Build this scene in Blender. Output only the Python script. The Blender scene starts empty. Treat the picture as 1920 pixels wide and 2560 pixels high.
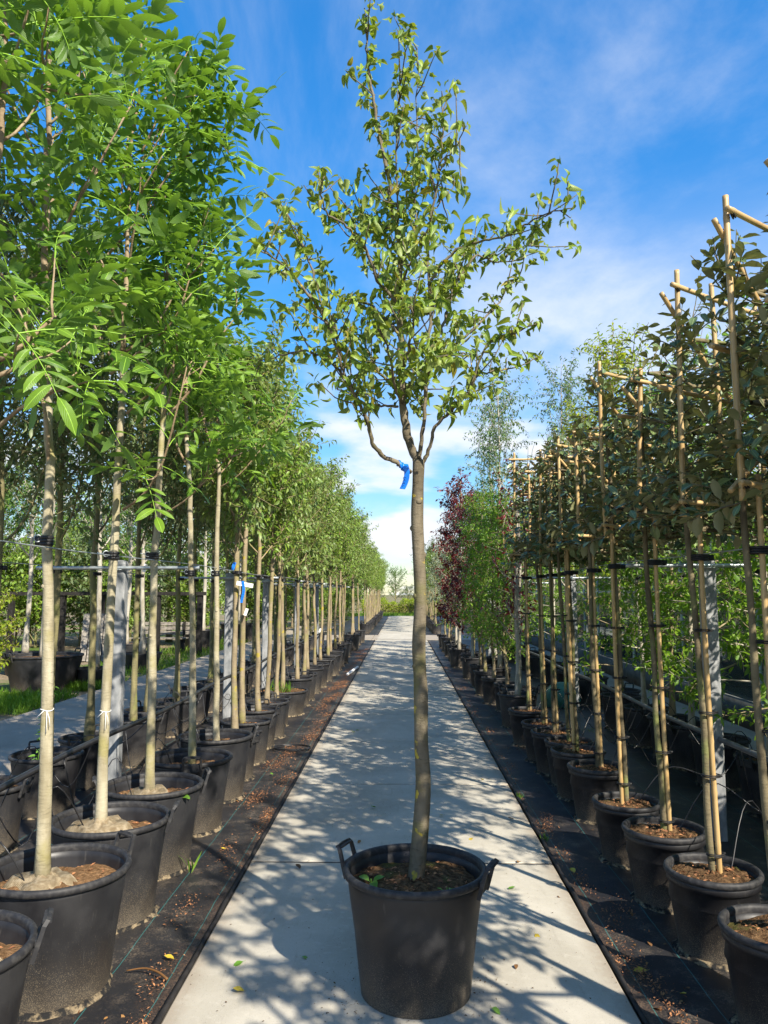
import bpy, math, random
import numpy as np
from mathutils import Vector, Matrix

# ------------------------------------------------------------------ camera, sky, sun, exposure
sc = bpy.context.scene
COL = sc.collection
CAM_H = 1.70
FPX = 1920.0
PITCH = math.atan(204 / 1920)
YAW = math.atan(43 * math.cos(PITCH) / 1920)
cam_d = bpy.data.cameras.new('camera')
cam = bpy.data.objects.new('camera', cam_d)
COL.objects.link(cam)
sc.camera = cam
cam_d.sensor_width = 36
cam_d.lens = 27
cam_d.clip_start = 0.05
cam_d.clip_end = 2000
cam.location = (0, 0, CAM_H)
cam.rotation_euler = (math.pi / 2 + PITCH, 0, YAW)

SUN_EL = math.radians(38)
SUN_AZ = math.radians(37)          # behind the camera, to the right
S = Vector((math.sin(SUN_AZ) * math.cos(SUN_EL), -math.cos(SUN_AZ) * math.cos(SUN_EL), math.sin(SUN_EL)))

world = bpy.data.worlds.new('World')
sc.world = world
world.use_nodes = True
wt = world.node_tree
wn, wl = wt.nodes, wt.links
wn.clear()


def wnode(t, **kw):
    n = wn.new(t)
    for k, v in kw.items():
        setattr(n, k, v)
    return n


w_out = wnode('ShaderNodeOutputWorld')
w_bg = wnode('ShaderNodeBackground')
w_bg.inputs[1].default_value = 0.15
sky = wnode('ShaderNodeTexSky', sky_type='NISHITA', sun_disc=False, sun_elevation=SUN_EL,
            sun_rotation=math.atan2(S.x, S.y), altitude=0, air_density=1.0, dust_density=0.3, ozone_density=3.0)
w_hsv = wnode('ShaderNodeHueSaturation')
w_hsv.inputs['Saturation'].default_value = 1.35
w_hsv.inputs['Value'].default_value = 1.0
wl.new(sky.outputs[0], w_hsv.inputs['Color'])
tc = wnode('ShaderNodeTexCoord')
sep = wnode('ShaderNodeSeparateXYZ')
wl.new(tc.outputs['Generated'], sep.inputs[0])


def wmath(op, a, b=None, clamp=False):
    n = wnode('ShaderNodeMath', operation=op, use_clamp=clamp)
    for i, v in enumerate((a, b)):
        if v is None:
            continue
        if isinstance(v, (int, float)):
            n.inputs[i].default_value = v
        else:
            wl.new(v, n.inputs[i])
    return n.outputs[0]


zc = wmath('ADD', wmath('MAXIMUM', sep.outputs[2], 0.0), 0.16)
u = wmath('DIVIDE', sep.outputs[0], zc)
v = wmath('DIVIDE', sep.outputs[1], zc)
comb = wnode('ShaderNodeCombineXYZ')
wl.new(u, comb.inputs[0])
wl.new(v, comb.inputs[1])


def cloud(scale, detail, rough, dist, lo, hi, rot, sx, sy, seed):
    mp = wnode('ShaderNodeMapping')
    mp.inputs['Rotation'].default_value = (0, 0, rot)
    mp.inputs['Scale'].default_value = (sx, sy, 1)
    mp.inputs['Location'].default_value = (seed, seed * 0.7, 0)
    wl.new(comb.outputs[0], mp.inputs[0])
    nz = wnode('ShaderNodeTexNoise')
    nz.inputs['Scale'].default_value = scale
    nz.inputs['Detail'].default_value = detail
    nz.inputs['Roughness'].default_value = rough
    nz.inputs['Distortion'].default_value = dist
    wl.new(mp.outputs[0], nz.inputs['Vector'])
    mr = wnode('ShaderNodeMapRange', interpolation_type='SMOOTHSTEP')
    mr.inputs[1].default_value = lo
    mr.inputs[2].default_value = hi
    wl.new(nz.outputs[0], mr.inputs[0])
    return mr.outputs[0]


cirrus = cloud(1.0, 9, 0.6, 0.5, 0.43, 0.74, 0.75, 1.0, 0.5, 1.9)
cumul = cloud(1.15, 8, 0.5, 0.1, 0.46, 0.60, 0.0, 1.0, 1.0, 5.7)
mr = wnode('ShaderNodeMapRange', interpolation_type='SMOOTHSTEP')
mr.inputs[1].default_value = 0.50
mr.inputs[2].default_value = 0.12
wl.new(sep.outputs[2], mr.inputs[0])
low = wmath('MULTIPLY', cumul, mr.outputs[0])
fac = wmath('ADD', wmath('MULTIPLY', cirrus, 0.68), wmath('MULTIPLY', low, 0.95), True)
w_mix = wnode('ShaderNodeMixRGB')
w_mix.inputs[2].default_value = (2.35, 2.45, 2.6, 1)
wl.new(fac, w_mix.inputs[0])
ln_ = wnode('ShaderNodeVectorMath', operation='LENGTH')
wl.new(w_hsv.outputs[0], ln_.inputs[0])
scl = wnode('ShaderNodeVectorMath', operation='SCALE')     # soft shoulder for the glare near the horizon
wl.new(w_hsv.outputs[0], scl.inputs[0])
wl.new(wmath('DIVIDE', 1.0, wmath('ADD', 1.0, wmath('MULTIPLY', ln_.outputs['Value'], 0.16))), scl.inputs['Scale'])
wl.new(scl.outputs[0], w_mix.inputs[1])
wl.new(w_mix.outputs[0], w_bg.inputs[0])
wl.new(w_bg.outputs[0], w_out.inputs[0])

sun_d = bpy.data.lights.new('sun', 'SUN')
sun_d.energy = 3.4
sun_d.angle = math.radians(0.6)
sun_d.color = (1.0, 0.92, 0.79)
sun = bpy.data.objects.new('sun', sun_d)
COL.objects.link(sun)
sun.location = (8, -10, 12)
sun.rotation_euler = (-S).to_track_quat('-Z', 'Y').to_euler()

vs = sc.view_settings
vs.view_transform = 'Standard'
vs.look = 'None'
vs.exposure = 1.52
vs.gamma = 1.0
vs.use_curve_mapping = False
sc.cycles.max_bounces = 8
sc.cycles.diffuse_bounces = 3
sc.cycles.glossy_bounces = 2
sc.cycles.transmission_bounces = 4
sc.cycles.transparent_max_bounces = 8

# ------------------------------------------------------------------ pixel helper
CF = (-math.sin(YAW) * math.cos(PITCH), math.cos(YAW) * math.cos(PITCH), math.sin(PITCH))
CR = (math.cos(YAW), math.sin(YAW), 0)
CU = (CR[1] * CF[2] - CR[2] * CF[1], CR[2] * CF[0] - CR[0] * CF[2], CR[0] * CF[1] - CR[1] * CF[0])


def at(px, py, Y):
    """photo pixel on the vertical plane y = Y"""
    a, b = (px - 960) / FPX, (1280 - py) / FPX
    d = [CF[i] + a * CR[i] + b * CU[i] for i in range(3)]
    t = Y / d[1]
    return np.array((t * d[0], Y, CAM_H + t * d[2]))


# ------------------------------------------------------------------ materials
MATS = {}


class NT:
    def __init__(self, name):
        self.m = bpy.data.materials.new(name)
        self.m.use_nodes = True
        self.t = self.m.node_tree
        self.n, self.l = self.t.nodes, self.t.links
        self.n.clear()
        self.out = self.n.new('ShaderNodeOutputMaterial')
        MATS[name] = self.m

    def node(self, t, **kw):
        n = self.n.new(t)
        for k, v in kw.items():
            setattr(n, k, v)
        return n

    def put(self, sock, v):
        if v is None:
            return
        if isinstance(v, bpy.types.NodeSocket):
            self.l.new(v, sock)
        else:
            if isinstance(v, tuple) and len(v) == 3 and sock.type == 'RGBA':
                v = v + (1,)
            sock.default_value = v

    def math(self, op, a, b=None, clamp=False):
        n = self.node('ShaderNodeMath', operation=op, use_clamp=clamp)
        self.put(n.inputs[0], a)
        self.put(n.inputs[1], b)
        return n.outputs[0]

    def noise(self, vec, scale, detail=4, rough=0.55, dist=0):
        n = self.node('ShaderNodeTexNoise')
        self.put(n.inputs['Vector'], vec)
        n.inputs['Scale'].default_value = scale
        n.inputs['Detail'].default_value = detail
        n.inputs['Roughness'].default_value = rough
        n.inputs['Distortion'].default_value = dist
        return n.outputs[0]

    def rng(self, v, a, b, c=0.0, d=1.0, smooth=True):
        n = self.node('ShaderNodeMapRange')
        if smooth:
            n.interpolation_type = 'SMOOTHSTEP'
        self.put(n.inputs[0], v)
        for i, q in enumerate((a, b, c, d)):
            n.inputs[i + 1].default_value = q
        return n.outputs[0]

    def mix(self, f, a, b, mode='MIX'):
        n = self.node('ShaderNodeMixRGB', blend_type=mode)
        self.put(n.inputs[0], f)
        self.put(n.inputs[1], a)
        self.put(n.inputs[2], b)
        return n.outputs[0]

    def mapping(self, vec, scale):
        n = self.node('ShaderNodeMapping')
        self.put(n.inputs[0], vec)
        n.inputs['Scale'].default_value = scale
        return n.outputs[0]

    def bump(self, h, strength, dist=0.01):
        n = self.node('ShaderNodeBump')
        self.put(n.inputs['Height'], h)
        n.inputs['Strength'].default_value = strength
        n.inputs['Distance'].default_value = dist
        return n.outputs[0]

    def principled(self, col, rough=0.6, spec=0.5, metal=0.0, normal=None):
        p = self.node('ShaderNodeBsdfPrincipled')
        self.put(p.inputs['Base Color'], col)
        self.put(p.inputs['Roughness'], rough)
        self.put(p.inputs['Specular IOR Level'], spec)
        self.put(p.inputs['Metallic'], metal)
        if normal is not None:
            self.l.new(normal, p.inputs['Normal'])
        return p.outputs[0]

    def done(self, sh):
        self.l.new(sh, self.out.inputs[0])
        return self.m


def leaf_mat(name, dark, light, under=None, rough=0.45, transl=0.38, tcol=None, spec=0.5, vein=0.0, odd=None):
    k = NT(name)
    geo = k.node('ShaderNodeNewGeometry')
    oi = k.node('ShaderNodeObjectInfo')
    r = k.math('FRACT', k.math('ADD', geo.outputs['Random Per Island'], k.math('MULTIPLY', oi.outputs['Random'], 3.7)))
    c = k.mix(r, dark, light)
    if odd is not None:       # a few leaves turned yellow or brown
        r2 = k.math('FRACT', k.math('MULTIPLY', r, 17.31))
        c = k.mix(k.rng(r2, 0.94, 0.97), c, odd)
    nrm = None
    if vein:
        uvn = k.node('ShaderNodeUVMap')
        sx = k.node('ShaderNodeSeparateXYZ')
        k.put(sx.inputs[0], uvn.outputs[0])
        av = k.math('ABSOLUTE', k.math('SUBTRACT', sx.outputs[1], 0.5))
        ph = k.math('SUBTRACT', k.math('MULTIPLY', sx.outputs[0], 9.0), k.math('MULTIPLY', av, 7.0))
        rib = k.math('ABSOLUTE', k.math('SINE', k.math('MULTIPLY', ph, math.pi)))
        mid = k.rng(av, 0.0, 0.05)
        hgt = k.math('MULTIPLY', rib, mid)
        nrm = k.bump(hgt, vein, 0.004)
        c = k.mix(k.math('SUBTRACT', 1.0, mid), c, tuple(min(1, x * 1.8 + 0.02) for x in light))
    if under is not None:
        c = k.mix(geo.outputs['Backfacing'], c, under)
    p = k.principled(c, rough, spec, 0.0, nrm)
    tr = k.node('ShaderNodeBsdfTranslucent')
    k.put(tr.inputs[0], k.mix(1.0, c, tcol or (1.5, 1.35, 0.6), 'MULTIPLY'))
    if nrm is not None:
        k.l.new(nrm, tr.inputs['Normal'])
    ms = k.node('ShaderNodeMixShader')
    ms.inputs[0].default_value = transl
    k.l.new(p, ms.inputs[1])
    k.l.new(tr.outputs[0], ms.inputs[2])
    return k.done(ms.outputs[0])


def bark_mat(name, a, b, moss=None, ring=0.5, lichen=None, moss_hi=0.6):
    k = NT(name)
    o = k.node('ShaderNodeTexCoord').outputs['Object']
    oi = k.node('ShaderNodeObjectInfo')
    off = k.node('ShaderNodeVectorMath', operation='ADD')
    k.put(off.inputs[0], o)
    k.put(off.inputs[1], oi.outputs['Location'])
    o = off.outputs[0]
    n1 = k.noise(k.mapping(o, (1, 1, 0.35)), 14, 5)
    n2 = k.noise(k.mapping(o, (1, 1, 3.2)), 20, 5, 0.62, 0.6)
    c = k.mix(k.rng(n1, 0.3, 0.7), a, b)
    c = k.mix(k.math('MULTIPLY', k.rng(n2, 0.56, 0.72), ring), c, tuple(x * 0.38 for x in a))
    if moss is not None:
        n3 = k.noise(o, 5, 4)
        c = k.mix(k.rng(n3, moss_hi - 0.12, moss_hi + 0.1), c, moss)
    if lichen is not None:
        n4 = k.noise(o, 11, 3, 0.5)
        c = k.mix(k.rng(n4, 0.64, 0.68), c, lichen)
    h = k.math('ADD', n1, k.math('MULTIPLY', n2, 0.7))
    return k.done(k.principled(c, 0.8, 0.25, 0, k.bump(h, 0.7, 0.009)))


def plain_mat(name, col, rough=0.6, spec=0.5, metal=0.0, var=0.25, scale=8, bump=0.15):
    k = NT(name)
    o = k.node('ShaderNodeTexCoord').outputs['Object']
    n = k.noise(o, scale, 5)
    c = k.mix(k.rng(n, 0.3, 0.7), tuple(x * (1 - var) for x in col), tuple(min(1, x * (1 + var)) for x in col))
    return k.done(k.principled(c, rough, spec, metal, k.bump(k.noise(o, scale * 6, 4), bump, 0.004)))


leaf_mat('walnut_leaf', (0.065, 0.16, 0.013), (0.2, 0.35, 0.03), under=(0.15, 0.27, 0.055), rough=0.4, transl=0.36,
         vein=0.5, tcol=(1.5, 1.5, 0.5))
leaf_mat('pear_leaf', (0.085, 0.16, 0.02), (0.25, 0.34, 0.045), under=(0.24, 0.31, 0.08), spec=0.35, rough=0.42, transl=0.3,
         vein=0.12, tcol=(1.6, 1.45, 0.4), odd=(0.26, 0.22, 0.03))
leaf_mat('row_pear_leaf', (0.095, 0.17, 0.032), (0.24, 0.33, 0.075), under=(0.24, 0.32, 0.12), rough=0.45, transl=0.35)
leaf_mat('row_pear_leaf_bright', (0.1, 0.2, 0.022), (0.25, 0.37, 0.045), under=(0.2, 0.3, 0.08), rough=0.45, transl=0.35)
leaf_mat('olive_leaf', (0.055, 0.10, 0.03), (0.13, 0.19, 0.06), under=(0.19, 0.24, 0.12), rough=0.5, transl=0.25)
leaf_mat('elaeagnus_leaf', (0.05, 0.1, 0.036), (0.18, 0.23, 0.085), under=(0.2, 0.205, 0.1), rough=0.36, transl=0.12,
         spec=0.55, vein=0.08, tcol=(1.2, 1.3, 0.5))
leaf_mat('hornbeam_leaf', (0.09, 0.22, 0.018), (0.25, 0.4, 0.032), under=(0.16, 0.3, 0.05), rough=0.45, transl=0.48)
leaf_mat('yellow_leaf', (0.2, 0.3, 0.02), (0.36, 0.42, 0.04), rough=0.45, transl=0.45)
leaf_mat('purple_leaf', (0.07, 0.014, 0.016), (0.24, 0.036, 0.032), rough=0.4, transl=0.3, tcol=(1.6, 0.7, 0.5))
leaf_mat('birch_leaf', (0.06, 0.13, 0.03), (0.13, 0.23, 0.05), under=(0.16, 0.26, 0.1), rough=0.4, transl=0.35)
leaf_mat('grey_leaf', (0.14, 0.19, 0.12), (0.26, 0.31, 0.22), rough=0.5, transl=0.25)
leaf_mat('belt_leaf', (0.05, 0.12, 0.02), (0.13, 0.24, 0.035), rough=0.5, transl=0.35)
leaf_mat('grass_blade', (0.09, 0.2, 0.02), (0.2, 0.34, 0.04), rough=0.5, transl=0.35)
leaf_mat('weed_leaf', (0.12, 0.27, 0.03), (0.2, 0.38, 0.06), rough=0.45, transl=0.35)
leaf_mat('litter_chip', (0.17, 0.065, 0.025), (0.5, 0.23, 0.095), rough=0.8, transl=0.1, tcol=(1, 1, 1))
leaf_mat('dead_leaf', (0.12, 0.055, 0.02), (0.3, 0.15, 0.04), rough=0.7, transl=0.15, tcol=(1, 1, 1))
leaf_mat('yellow_fallen', (0.5, 0.36, 0.03), (0.6, 0.45, 0.05), rough=0.6, transl=0.2, tcol=(1, 1, 1))

bark_mat('walnut_bark', (0.25, 0.215, 0.135), (0.41, 0.37, 0.26), moss=(0.27, 0.24, 0.1), ring=0.42, moss_hi=0.6)
bark_mat('walnut_limb', (0.2, 0.14, 0.08), (0.36, 0.28, 0.18), ring=0.3)
bark_mat('pear_bark', (0.095, 0.078, 0.05), (0.19, 0.16, 0.11), moss=(0.14, 0.13, 0.055), ring=0.6, lichen=(0.40, 0.31, 0.045))
bark_mat('row_bark', (0.18, 0.14, 0.085), (0.32, 0.26, 0.165), moss=(0.23, 0.21, 0.08), ring=0.5, lichen=(0.34, 0.27, 0.05))
bark_mat('moss_bark', (0.12, 0.11, 0.06), (0.24, 0.21, 0.1), moss=(0.19, 0.2, 0.06), ring=0.4)
bark_mat('pale_bark', (0.28, 0.25, 0.19), (0.44, 0.41, 0.34), ring=0.5)
bark_mat('elaeagnus_bark', (0.085, 0.068, 0.04), (0.2, 0.165, 0.095), moss=(0.17, 0.185, 0.06), ring=0.4)


def build_surface_mats():
    # black plastic of the pots: dusted with sand near the foot, scuffed
    k = NT('pot_plastic')
    o = k.node('ShaderNodeTexCoord').outputs['Object']
    oi = k.node('ShaderNodeObjectInfo')
    off = k.node('ShaderNodeVectorMath', operation='ADD')
    k.put(off.inputs[0], o)
    k.put(off.inputs[1], oi.outputs['Location'])
    p = off.outputs[0]
    sx = k.node('ShaderNodeSeparateXYZ')
    k.put(sx.inputs[0], o)
    big = k.noise(p, 6, 5)
    c = k.mix(k.rng(big, 0.35, 0.7), (0.012, 0.012, 0.014), (0.024, 0.024, 0.026))
    speck = k.noise(p, 330, 2, 0.6)
    hz = k.math('MULTIPLY', sx.outputs[2], 2.0)
    thr = k.math('ADD', k.math('MULTIPLY', hz, 0.33), 0.46)
    d = k.math('SUBTRACT', k.math('ADD', speck, k.math('MULTIPLY', k.math('SUBTRACT', big, 0.5), 0.22)), thr)
    c = k.mix(k.math('MULTIPLY', k.rng(d, 0.0, 0.12), 0.5), c, (0.3, 0.24, 0.155))
    film = k.rng(k.math('ADD', sx.outputs[2], k.math('MULTIPLY', k.math('SUBTRACT', big, 0.5), 0.3)), 0.26, -0.06)
    c = k.mix(k.math('MULTIPLY', film, 0.2), c, (0.16, 0.13, 0.095))
    str_ = k.noise(k.mapping(p, (14, 14, 0.6)), 5, 4)
    c = k.mix(k.math('MULTIPLY', k.rng(str_, 0.62, 0.8), 0.25), c, (0.16, 0.15, 0.13))
    k.done(k.principled(c, k.rng(big, 0.3, 0.7, 0.42, 0.6), 0.45, 0, k.bump(speck, 0.06, 0.002)))

    k = NT('rim_plastic')
    o = k.node('ShaderNodeTexCoord').outputs['Object']
    n = k.noise(o, 40, 4)
    k.done(k.principled(k.mix(k.rng(n, 0.4, 0.75), (0.02, 0.02, 0.022), (0.05, 0.048, 0.046)), 0.6, 0.35, 0, k.bump(n, 0.08, 0.002)))

    k = NT('soil')
    o = k.node('ShaderNodeTexCoord').outputs['Object']
    oi = k.node('ShaderNodeObjectInfo')
    off = k.node('ShaderNodeVectorMath', operation='ADD')
    k.put(off.inputs[0], o)
    k.put(off.inputs[1], oi.outputs['Location'])
    n1 = k.noise(off.outputs[0], 45, 6, 0.65)
    n2 = k.noise(off.outputs[0], 7, 4)
    c = k.mix(k.rng(n1, 0.3, 0.75), (0.045, 0.024, 0.012), (0.2, 0.12, 0.06))
    c = k.mix(k.rng(n2, 0.58, 0.72), c, (0.1, 0.1, 0.028))
    k.done(k.principled(c, 0.95, 0.1, 0, k.bump(n1, 1.0, 0.02)))

    k = NT('dry_soil')
    o = k.node('ShaderNodeTexCoord').outputs['Object']
    n1 = k.noise(o, 60, 6, 0.65)
    c = k.mix(k.rng(n1, 0.3, 0.75), (0.12, 0.065, 0.028), (0.34, 0.2, 0.1))
    k.done(k.principled(c, 0.95, 0.1, 0, k.bump(n1, 1.0, 0.02)))

    k = NT('burlap')
    o = k.node('ShaderNodeTexCoord').outputs['Object']
    w1 = k.node('ShaderNodeTexWave', wave_type='BANDS', bands_direction='DIAGONAL')
    k.put(w1.inputs['Vector'], o)
    w1.inputs['Scale'].default_value = 60
    w1.inputs['Distortion'].default_value = 3
    n = k.noise(o, 30, 4)
    c = k.mix(k.rng(n, 0.3, 0.7), (0.32, 0.24, 0.14), (0.55, 0.45, 0.3))
    k.done(k.principled(c, 0.95, 0.1, 0, k.bump(k.math('ADD', w1.outputs['Fac'], n), 0.8, 0.01)))

    k = NT('sand')
    o = k.node('ShaderNodeTexCoord').outputs['Object']
    n = k.noise(o, 120, 4, 0.7)
    n0 = k.noise(o, 22, 4, 0.6)
    k.done(k.principled(k.mix(k.rng(n0, 0.42, 0.62), (0.02, 0.02, 0.02), k.mix(n, (0.1, 0.075, 0.045), (0.38, 0.3, 0.19))), 0.95, 0.1, 0, k.bump(n, 0.6, 0.01)))

    # concrete slabs
    k = NT('concrete')
    o = k.node('ShaderNodeNewGeometry').outputs['Position']
    oi = k.node('ShaderNodeObjectInfo')
    n1 = k.noise(o, 1.3, 6, 0.6, 0.4)
    n2 = k.noise(o, 26, 6, 0.7)
    n3 = k.noise(k.mapping(o, (9, 1.2, 1)), 3, 5, 0.6)
    vor = k.node('ShaderNodeTexNoise')
    k.put(vor.inputs['Vector'], o)
    vor.inputs['Scale'].default_value = 170
    vor.inputs['Detail'].default_value = 2
    c = k.mix(k.rng(n1, 0.3, 0.72), (0.37, 0.338, 0.272), (0.52, 0.482, 0.40))
    c = k.mix(k.math('MULTIPLY', k.rng(n2, 0.5, 0.72), 0.4), c, (0.58, 0.54, 0.455))
    c = k.mix(k.math('MULTIPLY', k.rng(n3, 0.56, 0.75), 0.32), c, (0.25, 0.22, 0.175))
    c = k.mix(k.math('MULTIPLY', k.rng(vor.outputs[0], 0.64, 0.7), 0.6), c, (0.16, 0.14, 0.11))
    c = k.mix(k.math('MULTIPLY', oi.outputs['Random'], 0.2), c, (0.3, 0.285, 0.25))
    sx = k.node('ShaderNodeSeparateXYZ')
    k.put(sx.inputs[0], o)
    edge = k.math('ADD', k.math('ABSOLUTE', sx.outputs[0]), k.math('MULTIPLY', n2, 0.16))
    c = k.mix(k.math('MULTIPLY', k.rng(edge, 0.92, 1.04), 0.45), c, (0.2, 0.14, 0.09))
    h = k.math('ADD', k.math('MULTIPLY', n2, 0.5), k.math('MULTIPLY', vor.outputs[0], 0.4))
    k.done(k.principled(c, 0.85, 0.25, 0, k.bump(h, 0.25, 0.006)))

    # woven ground cloth with teal marker threads
    k = NT('ground_cloth')
    o = k.node('ShaderNodeNewGeometry').outputs['Position']
    sx = k.node('ShaderNodeSeparateXYZ')
    k.put(sx.inputs[0], o)
    n1 = k.noise(o, 1.6, 6, 0.62)
    n2 = k.noise(o, 130, 3, 0.7)
    n3 = k.noise(o, 9, 5, 0.6)
    c = k.mix(k.rng(n1, 0.35, 0.7), (0.013, 0.013, 0.015), (0.028, 0.027, 0.027))
    dust = k.math('MULTIPLY', k.rng(k.math('ADD', n2, k.math('MULTIPLY', k.math('SUBTRACT', n3, 0.5), 0.9)), 0.5, 0.72), 0.4)
    c = k.mix(k.math('MULTIPLY', dust, k.rng(n1, 0.3, 0.65)), c, (0.3, 0.23, 0.16))
    edge = k.rng(k.math('ADD', k.math('ABSOLUTE', sx.outputs[0]), k.math('MULTIPLY', n3, 0.25)), 1.26, 1.02)
    c = k.mix(k.math('MULTIPLY', k.math('MULTIPLY', edge, k.rng(n2, 0.36, 0.6)), 0.55), c, (0.2, 0.12, 0.07))
    wob = k.math('MULTIPLY', k.math('SUBTRACT', n1, 0.5), 0.02)
    ln = k.math('ADD', k.math('ABSOLUTE', sx.outputs[0]), wob)
    md = k.math('ABSOLUTE', k.math('SUBTRACT', k.math('FRACT', k.math('DIVIDE', k.math('SUBTRACT', ln, 0.9), 0.27)), 0.5))
    line = k.rng(md, 0.010, 0.004)
    c = k.mix(k.math('MULTIPLY', line, 0.45), c, (0.03, 0.28, 0.27))
    wv = k.node('ShaderNodeTexWave', wave_type='BANDS', bands_direction='X')
    k.put(wv.inputs['Vector'], o)
    wv.inputs['Scale'].default_value = 90
    k.done(k.principled(c, 0.5, 0.4, 0, k.bump(k.math('ADD', wv.outputs['Fac'], n2), 0.12, 0.003)))

    k = NT('bare_soil')
    o = k.node('ShaderNodeNewGeometry').outputs['Position']
    n1 = k.noise(o, 0.35, 6, 0.6)
    n2 = k.noise(o, 14, 6, 0.65)
    c = k.mix(k.rng(n2, 0.3, 0.75), (0.16, 0.12, 0.075), (0.34, 0.27, 0.18))
    c = k.mix(k.rng(k.math('ADD', n1, k.math('MULTIPLY', k.math('SUBTRACT', n2, 0.5), 0.3)), 0.48, 0.6), c, (0.085, 0.14, 0.028))
    k.done(k.principled(c, 0.95, 0.1, 0, k.bump(n2, 0.7, 0.03)))

    # posts: weathered galvanised / concrete grey
    k = NT('post_grey')
    o = k.node('ShaderNodeNewGeometry').outputs['Position']
    n1 = k.noise(k.mapping(o, (1, 1, 0.4)), 14, 6, 0.65)
    n2 = k.noise(k.mapping(o, (1, 1, 0.15)), 50, 4, 0.6)
    c = k.mix(k.rng(n1, 0.3, 0.72), (0.17, 0.18, 0.185), (0.37, 0.375, 0.375))
    c = k.mix(k.math('MULTIPLY', k.rng(n2, 0.6, 0.75), 0.4), c, (0.48, 0.48, 0.47))
    k.done(k.principled(c, 0.6, 0.4, 0.15, k.bump(n1, 0.2, 0.005)))

    plain_mat('galvanised', (0.42, 0.46, 0.47), 0.4, 0.5, 0.6)
    plain_mat('black_rubber', (0.016, 0.016, 0.017), 0.5, 0.4)
    plain_mat('hose_black', (0.018, 0.018, 0.02), 0.36, 0.5)
    plain_mat('pipe_grey', (0.085, 0.09, 0.095), 0.4, 0.5)
    plain_mat('ribbon_blue', (0.006, 0.17, 0.72), 0.35, 0.5, var=0.1)
    plain_mat('ink', (0.004, 0.01, 0.09), 0.6, 0.3)
    plain_mat('tag_white', (0.78, 0.78, 0.78), 0.5, 0.4, var=0.05)
    plain_mat('string_white', (0.7, 0.7, 0.68), 0.7, 0.3, var=0.05)
    plain_mat('clip_green', (0.01, 0.19, 0.15), 0.5, 0.4)
    plain_mat('black_timber', (0.022, 0.02, 0.018), 0.8, 0.2, var=0.4, scale=14)
    plain_mat('grey_timber', (0.2, 0.18, 0.15), 0.85, 0.2, var=0.4, scale=14)
    plain_mat('tub_plastic', (0.06, 0.062, 0.066), 0.55, 0.4, var=0.3, scale=5)
    plain_mat('apple_skin', (0.4, 0.16, 0.05), 0.35, 0.5, var=0.3, scale=20)
    plain_mat('white_bar', (0.5, 0.53, 0.53), 0.45, 0.5, var=0.1)
    plain_mat('plinth', (0.1, 0.105, 0.1), 0.85, 0.2)
    plain_mat('edge_strip', (0.02, 0.018, 0.017), 0.7, 0.3, var=0.4, scale=20)
    plain_mat('tarp_green', (0.04, 0.17, 0.13), 0.5, 0.4)

    # bamboo: golden with browner nodes and streaks
    k = NT('bamboo')
    o = k.node('ShaderNodeTexCoord').outputs['Object']
    oi = k.node('ShaderNodeObjectInfo')
    off = k.node('ShaderNodeVectorMath', operation='ADD')
    k.put(off.inputs[0], o)
    k.put(off.inputs[1], oi.outputs['Location'])
    n1 = k.noise(k.mapping(off.outputs[0], (20, 20, 1.4)), 3, 4)
    n2 = k.noise(off.outputs[0], 5, 4)
    c = k.mix(k.rng(n1, 0.3, 0.7), (0.38, 0.25, 0.10), (0.56, 0.41, 0.20))
    c = k.mix(k.math('MULTIPLY', k.rng(n2, 0.52, 0.72), 0.6), c, (0.3, 0.19, 0.08))
    c = k.mix(k.math('MULTIPLY', oi.outputs['Random'], 0.35), c, (0.42, 0.25, 0.09))
    k.done(k.principled(c, 0.42, 0.45, 0, k.bump(n1, 0.15, 0.003)))

    # greenhouse glass
    k = NT('glass')
    gl = k.node('ShaderNodeBsdfGlossy')
    gl.inputs['Color'].default_value = (0.85, 0.95, 0.92, 1)
    gl.inputs['Roughness'].default_value = 0.04
    tr = k.node('ShaderNodeBsdfTransparent')
    tr.inputs[0].default_value = (0.62, 0.72, 0.68, 1)
    df = k.node('ShaderNodeBsdfDiffuse')
    df.inputs[0].default_value = (0.3, 0.36, 0.33, 1)
    fr = k.node('ShaderNodeFresnel')
    fr.inputs[0].default_value = 1.52
    m0 = k.node('ShaderNodeMixShader')
    m0.inputs[0].default_value = 0.22
    k.l.new(tr.outputs[0], m0.inputs[1])
    k.l.new(df.outputs[0], m0.inputs[2])
    m1 = k.node('ShaderNodeMixShader')
    k.l.new(k.math('ADD', fr.outputs[0], 0.06), m1.inputs[0])
    k.l.new(m0.outputs[0], m1.inputs[1])
    k.l.new(gl.outputs[0], m1.inputs[2])
    k.done(m1.outputs[0])


build_surface_mats()

# ------------------------------------------------------------------ mesh helpers
rs = np.random.RandomState


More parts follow.
